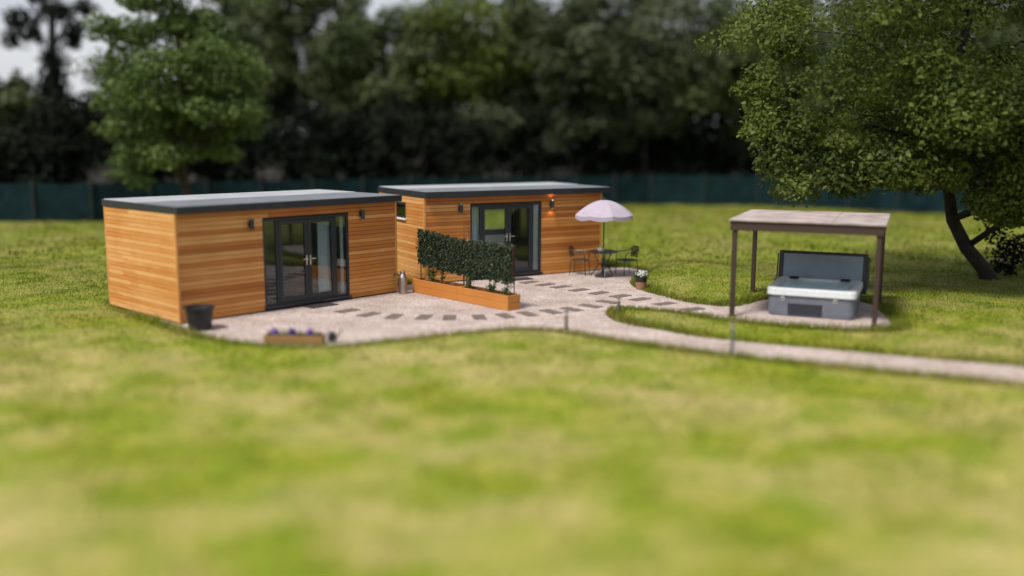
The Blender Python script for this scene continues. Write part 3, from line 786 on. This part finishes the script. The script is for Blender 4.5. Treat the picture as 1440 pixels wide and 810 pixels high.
# tan armchair in the left cabin
root = empty('armchair', at(B1, 3.95, 0.9, 0.06), B1['yaw'] + 0.4, 'tan armchair seen through the right door leaf of the left cabin', 'armchair')
MB().box(-.33, .33, -.3, .3, .22, .42, bev=.05).build('seat', M['leather'], root)
MB().box(-.35, .35, .24, .40, .30, .88, bev=.06).build('backrest', M['leather'], root)
for s in (-1, 1):
    MB().box(min(s * .33, s * .43), max(s * .33, s * .43), -.3, .34, .18, .60, bev=.04).build('arm', M['leather'], root)
    for v in (-.25, .3): MB().box(s * .36 - .02, s * .36 + .02, v - .02, v + .02, 0, .18).build('leg', M['blackmetal'], root)

# ------------------------------------------------------------------ stepping slabs and mats
row_a = [(-3.70, 21.09), (-3.15, 20.64), (-2.57, 20.43), (-1.91, 20.35), (-1.35, 20.29), (-0.71, 20.37), (-0.15, 20.54), (0.34, 20.78), (0.87, 21.06), (1.35, 21.37), (1.81, 21.80), (2.28, 22.36)]
row_b = [(0.46, 25.47), (0.88, 25.04), (1.27, 24.68), (1.71, 24.16), (2.18, 23.69), (2.67, 23.23), (3.09, 22.76), (3.58, 22.15), (4.12, 21.42)]
slab_me = None
ordn = ['first', 'second', 'third', 'fourth', 'fifth', 'sixth', 'seventh', 'eighth', 'ninth', 'tenth', 'eleventh', 'twelfth']
for rname, row in (('front row from the left cabin mat', row_a), ('back row from the right cabin mat', row_b)):
    for i, (x, y) in enumerate(row):
        p, q = row[max(i - 1, 0)], row[min(i + 1, len(row) - 1)]
        ang = math.atan2(q[1] - p[1], q[0] - p[0]) + random.uniform(-.07, .07)
        if slab_me is None:
            o = MB().box(-.14, .14, -.28, .28, -.03, .014, bev=.008, along='y').build('stepping_slab', M['slab']); slab_me = o
        else:
            o = slab_me.copy(); COL.objects.link(o)
        o.location = (x, y, random.uniform(-.002, .003)); o.rotation_euler = (0, 0, ang)
        tag(o, 'brown stepping slab in the gravel, %s along the %s' % (ordn[i], rname), 'paving slab', 'stepping slabs set in the gravel')
for loc, yaw, lab in (((-4.42, 21.75), B1['yaw'], 'dark doormat lying before the left cabin doors'), ((0.2, 26.02), B2['yaw'], 'dark doormat lying before the back cabin doors')):
    o = MB().box(-.36, .36, -.2, .2, 0.001, .016, bev=.005).build('doormat', M['mat'])
    o.location = (*loc, 0.004); o.rotation_euler = (0, 0, yaw); tag(o, lab, 'doormat')

# ------------------------------------------------------------------ planters with ivy screens
PA = math.atan2(21.13 - 23.78, -0.09 + 2.51)
def plan_pt(s, d=0.0, z=0.0):
    c, sn = math.cos(PA), math.sin(PA)
    return (-2.51 + s * c - d * sn, 23.78 + s * sn + d * c, z)
PL = 1.79
for k, lab in enumerate(('orange timber planter box nearer the back cabin under the left ivy screen', 'orange timber planter box ending on the open patio under the right ivy screen')):
    s0 = k * (PL + .006)
    root = empty('planter_box', plan_pt(s0), PA, lab, 'planter', 'timber planters on the patio')
    W, Hh, t = .38, .345, .03
    for nm, args, al in (('side_board', (0, PL, 0, t, .005, Hh), 'x'), ('side_board', (0, PL, W - t, W, .005, Hh), 'x'), ('end_board', (0.001, t, t, W - t, .005, Hh - .002), 'y'), ('end_board', (PL - t, PL - .001, t, W - t, .005, Hh - .002), 'y')):
        m = MB(); zz = args[4]
        for q in range(2):
            za = zz + q * .172; zb = za + .168
            m.box(args[0], args[1], args[2], args[3], za, min(zb, args[5]), along=al, bev=.004, r=random.uniform(.3, .8))
        m.build(nm, M['planter'], root)
    MB().box(t + .002, PL - t - .002, t + .002, W - t - .002, .02, Hh - .05).build('soil', M['soil'], root)
    # small plants growing in it
    for q in range(6 if k else 4):
        u = random.uniform(.12, PL - .12); hgt = random.choice([.16, .26, .36, .48]); base = plan_pt(s0 + u, .19, Hh - .05)
        pr = empty('border_plant', base, 0, '', None)
        lb = 'leafy plant in the %s planter, %s from its left end' % (('left', 'right')[k], ordn[q])
        u_sorted = None
        tag(pr, lb, 'plant', 'plants growing in the timber planters')
        mb = MB()
        for j in range(3): mb.tube([(0, 0, -.02), (random.uniform(-.03, .03), random.uniform(-.03, .03), hgt * .6), (random.uniform(-.06, .06), random.uniform(-.05, .05), hgt)], [.006, .005, .003], 5)
        mb.build('stem', M['leaf_pot'], pr)
        cc = [(random.uniform(-.05, .05), random.uniform(-.04, .04), hgt * f) for f in (.35, .6, .85, 1)]
        Q, rn = leaves(cc, np.array([.08, .09, .08, .06]), 26, .055, None); np_mesh('foliage', Q, 4, M['leaf_pot'], pr, rn)
    # ivy screen
    lab2 = ('left ivy screen panel, darker and tilting up at its outer end', 'right ivy screen panel, level, ending by the back cabin doors')[k]
    sr = empty('ivy_screen', plan_pt(s0, .19, 0), PA, lab2, 'screen', 'ivy screens over the planters')
    ltop = (1.58, 1.45)[k]; rtop = (1.44, 1.46)[k]; lbot = (.70, .62)[k]; rbot = (.62, .60)[k]
    e0, e1 = (.03, PL + .02) if k == 0 else (-.02, PL - .04)
    n = 9500; u = rng.uniform(0, 1, n); v = rng.uniform(0, 1, n)
    jag = 0.035 * np.sin(u * 41 + k) + 0.02 * np.sin(u * 97)
    zb_ = lbot + (rbot - lbot) * u + jag; zt_ = ltop + (rtop - ltop) * u + 0.6 * jag
    p = np.stack([e0 + (e1 - e0) * u, rng.normal(0, .035, n), zb_ + (zt_ - zb_) * v], 1)
    nr = rng.normal(size=(n, 3)) * .55 + np.array([0, -1, .25]) * np.where(rng.random(n) < .62, 1, -1)[:, None] * np.array([1, 1, 1]); nr /= np.linalg.norm(nr, axis=1)[:, None]
    tt = np.cross(nr, rng.normal(size=(n, 3))); tt /= np.linalg.norm(tt, axis=1)[:, None]; bb = np.cross(nr, tt)
    Ls = rng.uniform(.032, .07, n)[:, None]
    Q = np.empty((n, 4, 3)); Q[:, 0] = p - tt * Ls / 2; Q[:, 1] = p + bb * Ls * .36; Q[:, 2] = p + tt * Ls / 2 + nr * Ls * .1; Q[:, 3] = p - bb * Ls * .36
    rn = np.clip(rng.random(n) ** 2.2 * (1.0 if k else .8), 0, 1)
    np_mesh('ivy_leaves', Q.reshape(-1, 3), 4, M['leaf_ivy'], sr, rn)
    m = MB()   # willow lattice the leaves are tied to
    for q in range(12):
        a = e0 + (e1 - e0) * q / 11; f_ = q / 11; za, zb = lbot + (rbot - lbot) * f_ + .03, ltop + (rtop - ltop) * f_ - .03
        m.tube([(a, .004, za), (min(a + .2, e1), .004, zb)], .006, 5); m.tube([(a, -.004, zb), (min(a + .2, e1), -.004, za)], .006, 5)
    m.build('lattice', M['cane'], sr)
    for a, zt in ((.05, ltop), (PL * .5, (ltop + rtop) / 2), (PL - .05, rtop)):
        MB().tube([(a, .05, .15), (a, .05, zt - .02)], .013, 8).build('post', M['blackmetal'], sr)
for s, zt, lab in ((1.72, 1.80, 'thin red brown cane sticking up where the ivy screens meet, the left of the pair'), (1.90, 1.76, 'thin red brown cane sticking up where the ivy screens meet, the right of the pair')):
    o = MB().tube([(0, 0, 0), (.01, 0, zt * .5), (0.0, .01, zt - .2)], [.012, .011, .008], 7).build('garden_cane', M['cane'])
    o.location = plan_pt(s, .27, .2); tag(o, lab, 'cane', 'canes in the planters')

# ------------------------------------------------------------------ small things on the patio
root = empty('metal_canister', (-2.72, 23.52, 0), 0, 'slim steel canister standing at the front corner of the left cabin', 'canister')
MB().lathe([(.10, .0), (.105, .01), (.105, .40), (.095, .43), (.062, .50), (.06, .53)], 20).build('body', M['metal'], root, smooth=False)
MB().lathe([(.075, .531), (.078, .54), (.078, .56), (.05, .575), (.0, .58)], 20).build('lid', M['metal'], root)
MB().tube([(-.09, 0, .47), (-.15, .03, .49), (-.20, .06, .49), (-.22, .07, .44)], .016, 8).build('handle', M['blackmetal'], root)

root = empty('plant_pot', (-6.31, 18.97, -.03), .5, 'large black tapered pot standing by the front corner of the left cabin', 'pot')
MB().lathe([(.20, 0), (.215, .01), (.275, .46), (.30, .465), (.305, .50), (.275, .502), (.262, .44), (.25, .40)], 28).build('body', M['black'], root)
MB().lathe([(.252, .40), (.25, .405)], 28).build('soil', M['soil'], root)

# flower trough on the lawn edge
tx, ty = -4.10, 17.66; tz = -0.05
root = empty('flower_trough', (tx, ty, tz), -.06, 'low wooden trough of purple flowers on the lawn edge', 'trough')
m = MB()
for q in range(2):
    za = .0 + q * .115
    m.box(-.56, .56, -.13, -.105, za, za + .11, bev=.004); m.box(-.56, .56, .105, .13, za, za + .11, bev=.004)
    m.box(-.56, -.535, -.105, .105, za, za + .11, along='y', bev=.004); m.box(.535, .56, -.105, .105, za, za + .11, along='y', bev=.004)
m.build('box', M['trough'], root)
MB().box(-.53, .53, -.103, .103, .02, .20).build('soil', M['soil'], root)
cc = [(u, random.uniform(-.04, .04), .23) for u in np.linspace(-.46, .46, 9)]
Q, rn = leaves(cc, np.full(9, .085), 60, .045); np_mesh('foliage', Q, 4, M['leaf_pot'], root, rn)
for u in (-.38, -.05, .30):
    Q, rn = leaves([(u, -.01, .285)], np.array([.08]), 170, .045); np_mesh('flower_clump', Q, 4, M['petal_purple'], root, rn)

# watering can next to the trough
root = empty('watering_can', (-3.42, 17.80, .03), .1, 'small dark watering can on the lawn edge right of the flower trough', 'watering can')
MB().lathe([(.075, 0), (.08, .01), (.078, .14), (.06, .16), (.045, .165)], 18).build('body', M['blackmetal'], root)
MB().tube([(.07, 0, .04), (.14, 0, .13), (.19, 0, .22)], [.018, .013, .011], 8).build('spout', M['blackmetal'], root)
MB().tube([(-.075, 0, .04), (-.13, 0, .08), (-.12, 0, .16), (-.04, 0, .2), (.03, 0, .165)], .008, 7).build('handle', M['blackmetal'], root)

# pot of white flowers at the lawn edge
root = empty('flower_pot', (3.33, 24.35, 0), 0, 'terracotta and black pot of white flowers at the patio edge', 'flower pot')
MB().lathe([(.115, 0), (.12, .01), (.14, .20)], 22).build('body', M['terracotta'], root)
MB().lathe([(.135, .201), (.15, .21), (.165, .33), (.15, .332), (.14, .30)], 22).build('rim', M['black'], root)
Q, rn = leaves([(0, 0, .34), (.07, .02, .33), (-.07, .0, .33)], np.array([.12, .1, .1]), 80, .06); np_mesh('foliage', Q, 4, M['leaf_pot'], root, rn)
Q, rn = leaves([(0, 0, .43), (.06, .02, .40), (-.06, -.02, .40), (0, -.06, .39)], np.array([.10, .09, .09, .09]), 70, .055); np_mesh('flowers', Q, 4, M['petal_white'], root, rn)

# path lights
def path_light(x, y, h, lab):
    z = float(height(np.array([x]), np.array([y]))[0]); z = max(z, 0)
    root = empty('path_light', (x, y, z - .02), 0, lab, 'path light', 'low lights along the path')
    MB().lathe([(.05, 0), (.05, .02), (.034, .025), (.034, h - .10)], 14).build('post', M['postgrey'], root)
    MB().lathe([(.028, h - .099), (.028, h - .03)], 14).build('lens', M['lens'], root)
    MB().lathe([(.055, h - .029), (.058, h - .02), (.05, h), (.0, h + .004)], 14).build('cap', M['postgrey'], root)
path_light(1.08, 18.62, .50, 'grey path light standing at the lawn edge below the planter end')
path_light(2.36, 20.85, .40, 'grey path light at the tip of the grass wedge between the paths')
path_light(3.95, 16.75, .62, 'grey path light before the left gazebo post beside the path')
path_light(8.75, 15.85, .50, 'grey path light far along the path at the right edge')

# ------------------------------------------------------------------ table, chairs, parasol
TX, TY = 2.56, 26.6
root = empty('patio_table', (TX, TY, 0), 0, 'round black patio table under the lilac parasol', 'table')
MB().lathe([(.40, .695), (.415, .70), (.415, .715), (.40, .72), (.03, .721)], 32).build('tabletop', M['blackmetal'], root)
for k in range(3):
    a = k * 2.094 + .6
    MB().tube([(.30 * math.cos(a), .30 * math.sin(a), .695), (.13 * math.cos(a), .13 * math.sin(a), .36), (.36 * math.cos(a), .36 * math.sin(a), .012)], .013, 8).build('leg', M['blackmetal'], root)
MB().lathe([(.125, .352), (.135, .36), (.125, .368)], 20).build('leg_ring', M['blackmetal'], root)

root = empty('parasol', (TX, TY, 0), .2, 'lilac fabric parasol standing open through the black patio table', 'parasol')
MB().lathe([(.24, .0), (.245, .03), (.20, .06), (.06, .08), (.03, .22), (.025, .22)], 26).build('base', M['blackmetal'], root)
MB().tube([(0, 0, .22), (0, 0, 2.17)], .019, 10).build('pole', M['greenmetal'], root)
mb = MB(); n = 8; R = .83; rings = 7; vs, fs = [], []
def cz(t): return 2.15 - .40 * t ** 1.9
for i in range(1, rings + 1):
    t = i / rings
    for k in range(n * 4):
        a = 2 * math.pi * k / (n * 4); ph = (k % 4) / 4; dip = math.sin(math.pi * ph)
        rr = R * t * (1 - .05 * dip * t); vs.append((rr * math.cos(a), rr * math.sin(a), cz(t) - .03 * dip * t))
nn = n * 4
for k in range(nn):   # valance
    a = 2 * math.pi * k / nn; ph = (k % 4) / 4; dip = math.sin(math.pi * ph); rr = R * (1 - .05 * dip) + .004
    vs.append((rr * math.cos(a), rr * math.sin(a), cz(1) - .03 * dip - .10 - .02 * dip))
vs.append((0, 0, cz(0)))
for i in range(rings):
    for k in range(nn):
        k2 = (k + 1) % nn; fs.append((i * nn + k, (i + 1) * nn + k, (i + 1) * nn + k2, i * nn + k2))
for k in range(nn): fs.append((len(vs) - 1, k, (k + 1) % nn))
mb.add(vs, fs, 0, .5); cano = mb.build('canopy', M['canopy'], root)
sm = cano.modifiers.new('cloth', 'SOLIDIFY'); sm.thickness = .006
for k in range(n):
    a = 2 * math.pi * k / n
    MB().tube([(.02 * math.cos(a), .02 * math.sin(a), 2.10), (.45 * R * math.cos(a), .45 * R * math.sin(a), cz(.45) - .02), (.98 * R * math.cos(a), .98 * R * math.sin(a), cz(.98) - .02)], .006, 5).build('rib', M['blackmetal'], root)
MB().lathe([(.02, 2.165), (.03, 2.185), (.02, 2.21), (.0, 2.225)], 12).build('finial', M['blackmetal'], root)

root = empty('teapot', (TX - .10, TY - .12, .721), 2.6, 'small white pot standing on the black patio table', 'pot')
MB().lathe([(.045, 0), (.07, .03), (.075, .07), (.055, .11), (.03, .125), (.0, .135)], 18).build('body', M['white'], root, smooth=True)
MB().tube([(.065, 0, .05), (.11, 0, .09), (.125, 0, .12)], [.014, .010, .008], 8).build('spout', M['white'], root)
MB().tube([(-.06, 0, .09), (-.11, 0, .09), (-.11, 0, .04), (-.065, 0, .03)], .008, 7).build('handle', M['white'], root)

def bistro_chair(loc, rz, frame, slatm, label):
    """faces local +x"""
    root = empty('bistro_chair', (*loc, 0), rz, label, 'chair', 'bistro chairs at the patio table')
    st = MB()
    for k in range(7): st.box(-.19 + k * .058, -.19 + k * .058 + .045, -.20, .20, .425, .437, bev=.003, along='y')
    st.build('seat', slatm, root)
    fr = MB(); fr.tube([(.22, -.21, .42), (.22, .21, .42), (-.20, .21, .42), (-.20, -.21, .42), (.22, -.21, .42)], .012, 7); fr.build('seat_frame', frame, root)
    bk = MB()
    for k in range(5):
        z = .50 + k * .062; w = .19 if k < 4 else .15
        bk.add(*(lambda P: (P, [(i, i + 1, i + 3, i + 2) for i in range(0, len(P) - 2, 2)]))([q for i in range(9) for q in ((-.235 - (z - .5) * .2 - .045 * (1 - ((i - 4) / 4) ** 2), -w + 2 * w * i / 8, z), (-.235 - (z - .5) * .2 - .045 * (1 - ((i - 4) / 4) ** 2), -w + 2 * w * i / 8, z + .046))]))
    b = bk.build('backrest', slatm, root); s = b.modifiers.new('thick', 'SOLIDIFY'); s.thickness = .012
    # rounded hoop that is both back frame and arms
    hp = MB(); pts = [(.21, -.235, .44), (.20, -.25, .60), (.10, -.255, .655)]
    for i in range(9):
        t = math.pi * i / 8; pts.append((-.20 - .12 * math.sin(t), -.235 * math.cos(t), .66 + .14 * math.sin(t)))
    pts += [(.10, .255, .655), (.20, .25, .60), (.21, .235, .44)]
    hp.tube(pts, .014, 8); hp.build('arm_hoop', frame, root)
    for sx, sy in ((1, 1), (1, -1), (-1, 1), (-1, -1)):
        MB().tube([(sx * .205, sy * .21, .425), (sx * .235, sy * .225, .0)], .012, 7).build('leg', frame, root)
    return root
bistro_chair((1.93, 27.0), -.35, M['blackmetal'], M['rattan'], 'brown and black bistro chair with rounded arms between cabin wall and table')
bistro_chair((3.28, 27.05), math.pi + .45, M['greenmetal'], M['greenmetal'], 'dark green slatted bistro chair right of the table by the grass')

# ------------------------------------------------------------------ gazebo and hot tub
GA = math.radians(-22.6); GC = (6.725, 21.36); GH = 1.46
root = empty('gazebo', (*GC, 0), GA, 'open brown timber shelter with a flat pale roof over the hot tub', 'gazebo')
for sx in (-1, 1):
    for sy in (-1, 1):
        MB().box(sx * GH - .05, sx * GH + .05, sy * GH - .05, sy * GH + .05, -.06, 1.90, along='z', bev=.006).build('post', M['brownwood'], root)
        # knee-free plain corner
e = GH + .09
MB().box(-e, e, -e, -e + .04, 1.90, 2.10, bev=.005).build('beam', M['brownwood'], root)
MB().box(-e, e, e - .04, e, 1.90, 2.10, bev=.005).build('beam', M['brownwood'], root)
MB().box(-e, -e + .04, -e + .04, e - .04, 1.90, 2.10, along='y', bev=.005).build('beam', M['brownwood'], root)
MB().box(e - .04, e, -e + .04, e - .04, 1.90, 2.10, along='y', bev=.005).build('beam', M['brownwood'], root)
r = MB()
for k in range(3):
    w = (2 * e + .08) / 3; r.box(-e - .04 + k * w, -e - .04 + (k + 1) * w - .004, -e - .04, e + .04, 2.101 + .002 * (k % 2), 2.135 + .003 * (k % 2), 0, bev=.006)
ro = r.build('roof', M['felt'], root)
j = MB()
for k in range(5): j.box(-e + .05, e - .05, -e + .45 + k * .5, -e + .50 + k * .5, 2.0, 2.098)
j.build('rafters', M['brownwood'], ro)

TA = math.atan2(20.07 - 20.79, 7.26 - 5.65)
root = empty('hot_tub', (5.62, 20.80, 0), TA, 'square grey hot tub with blue water and its cover folded up behind it', 'hot tub')
W, Dp, Hh = 1.86, 1.86, .62
cb = MB()
N = 9
def ring(x0, x1, y0, y1, rad, z):
    P = []
    for cx_, cy_, a0 in ((x1 - rad, y1 - rad, 0), (x0 + rad, y1 - rad, 90), (x0 + rad, y0 + rad, 180), (x1 - rad, y0 + rad, 270)):
        for i in range(6):
            a = math.radians(a0 + 18 * i); P.append((cx_ + rad * math.cos(a), cy_ + rad * math.sin(a), z))
    return P
def loft(mb, rings_, mi=0, cap0=False, cap1=False):
    n_ = len(rings_[0]); vs = [p for r_ in rings_ for p in r_]; fs = []
    for i in range(len(rings_) - 1):
        for k in range(n_):
            k2 = (k + 1) % n_; fs.append((i * n_ + k, i * n_ + k2, (i + 1) * n_ + k2, (i + 1) * n_ + k))
    if cap0: fs.append(tuple(range(n_))[::-1])
    if cap1: fs.append(tuple(range((len(rings_) - 1) * n_, len(rings_) * n_)))
    mb.add(vs, fs, mi, .5)
loft(cb, [ring(.04, W - .04, .04, Dp - .04, .12, .01), ring(.03, W - .03, .03, Dp - .03, .12, .10), ring(.03, W - .03, .03, Dp - .03, .12, Hh - .17)], cap0=True, cap1=True)
cab = cb.build('cabinet', M['tubside'], root)
MB().box(.46, 1.18, .012, .031, .05, .30, bev=.02).build('access_panel', M['tubdark'], cab)
for u in (.34, 1.44): MB().lathe([(.05, .0), (.05, .012), (.035, .018), (0, .018)], 16).build('side_light', M['chrome'], cab).matrix_local = Matrix.Translation((u, .031, .385)) @ Matrix.Rotation(math.pi / 2, 4, 'X')
s_ = MB()
loft(s_, [ring(.02, W - .02, .02, Dp - .02, .13, Hh - .169), ring(-.01, W + .01, -.01, Dp + .01, .14, Hh - .15), ring(-.01, W + .01, -.01, Dp + .01, .14, Hh - .02), ring(.02, W - .02, .02, Dp - .02, .13, Hh),
          ring(.15, W - .15, .15, Dp - .15, .22, Hh - .005), ring(.18, W - .18, .18, Dp - .18, .24, Hh - .04), ring(.40, W - .40, .40, Dp - .40, .24, .12)], cap1=True)
s_.build('shell', M['tubshell'], root)
wt = MB(); loft(wt, [ring(.195, W - .195, .195, Dp - .195, .235, Hh - .045)], cap1=True); wt.build('water', M['water'], root)
for u in (.36, W - .36):
    MB().box(u - .11, u + .11, Dp - .34, Dp - .18, Hh - .002, Hh + .05, bev=.03).build('headrest', M['black'], root)
# cover: folded double and held upright behind the tub by a lifter
FM = Matrix.Translation((0, Dp + .08, .30)) @ Matrix.Rotation(math.radians(-6), 4, 'X')
cvo = MB().box(-.06, W + .08, 0, .085, 0, .93, bev=.025).build('cover', M['coveredge'], root); cvo.matrix_local = FM
MB().box(.05, W - .03, -.006, -.0005, .10, .86, bev=.002).build('inner_lining', M['cover'], cvo)
MB().box(-.05, W + .07, .089, .172, .01, .92, bev=.025).build('outer_half', M['coveredge'], cvo)
for u in (-.085, W + .105):
    MB().tube([(u, Dp - .5, .45), (u, Dp + .1, .62), (u, Dp + .17, 1.15)], .016, 8).build('lifter_arm', M['blackmetal'], root)

# ------------------------------------------------------------------ sky, sun, camera
world = bpy.data.worlds.new("World"); scene.world = world; world.use_nodes = True
nt = world.node_tree; nd, lk = nt.nodes, nt.links
SUN = Vector((-0.46, -0.50, 1.18)).normalized()
el = math.asin(SUN.z); az = math.atan2(SUN.x, SUN.y)
sky = nd.new("ShaderNodeTexSky"); sky.sky_type = 'NISHITA'; sky.sun_disc = False
sky.sun_elevation = el; sky.sun_rotation = az; sky.air_density = 1.0; sky.dust_density = 3.0; sky.ozone_density = 1.0
tc = nd.new("ShaderNodeTexCoord")
mp = nd.new("ShaderNodeMapping"); mp.inputs["Scale"].default_value = (1.0, 1.0, 2.6); lk.new(tc.outputs["Generated"], mp.inputs["Vector"])
nz = noise(nd, lk, mp.outputs["Vector"], 2.6, 6, 0.6)
cr = ramp(nd, [(0.36, (0.30, 0.30, 0.30)), (0.62, (0.92, 0.92, 0.92))]); lk.new(nz.outputs["Fac"], cr.inputs["Fac"])
mx = nd.new("ShaderNodeMix"); mx.data_type = 'RGBA'; lk.new(cr.outputs["Color"], mx.inputs[0]); lk.new(sky.outputs["Color"], mx.inputs[6])
mx.inputs[7].default_value = (6.2, 6.3, 6.6, 1)
bg = nd["Background"]; bg.inputs["Strength"].default_value = 0.10; lk.new(mx.outputs[2], bg.inputs["Color"])

sl = bpy.data.lights.new("sun", 'SUN'); sl.energy = 3.7; sl.angle = math.radians(13); sl.color = (1.0, 0.94, 0.85)
so = bpy.data.objects.new("sun", sl); COL.objects.link(so); so.rotation_euler = SUN.to_track_quat('Z', 'Y').to_euler(); so.location = (-20, -25, 40)

cd = bpy.data.cameras.new("camera"); cam = bpy.data.objects.new("camera", cd); COL.objects.link(cam)
cd.sensor_width = 72; cd.lens = 1343 / 1440 * 72; cd.clip_end = 1500; cd.clip_start = 0.1
cam.matrix_world = Matrix.Translation((0, 0, 3.85)) @ Matrix.Rotation(math.pi / 2 - 0.156, 4, 'X') @ Matrix.Rotation(0.003, 4, 'Z')
cd.dof.use_dof = True; cd.dof.focus_distance = 24.2; cd.dof.aperture_fstop = 0.172
scene.camera = cam

scene.view_settings.view_transform = 'Standard'; scene.view_settings.look = 'None'
scene.view_settings.exposure = 0.4; scene.view_settings.gamma = 1.0; scene.view_settings.use_curve_mapping = False
scene.render.engine = 'CYCLES'
scene.cycles.max_bounces = 7; scene.cycles.diffuse_bounces = 3; scene.cycles.glossy_bounces = 3; scene.cycles.transmission_bounces = 4; scene.cycles.transparent_max_bounces = 12
scene.cycles.use_denoising = True
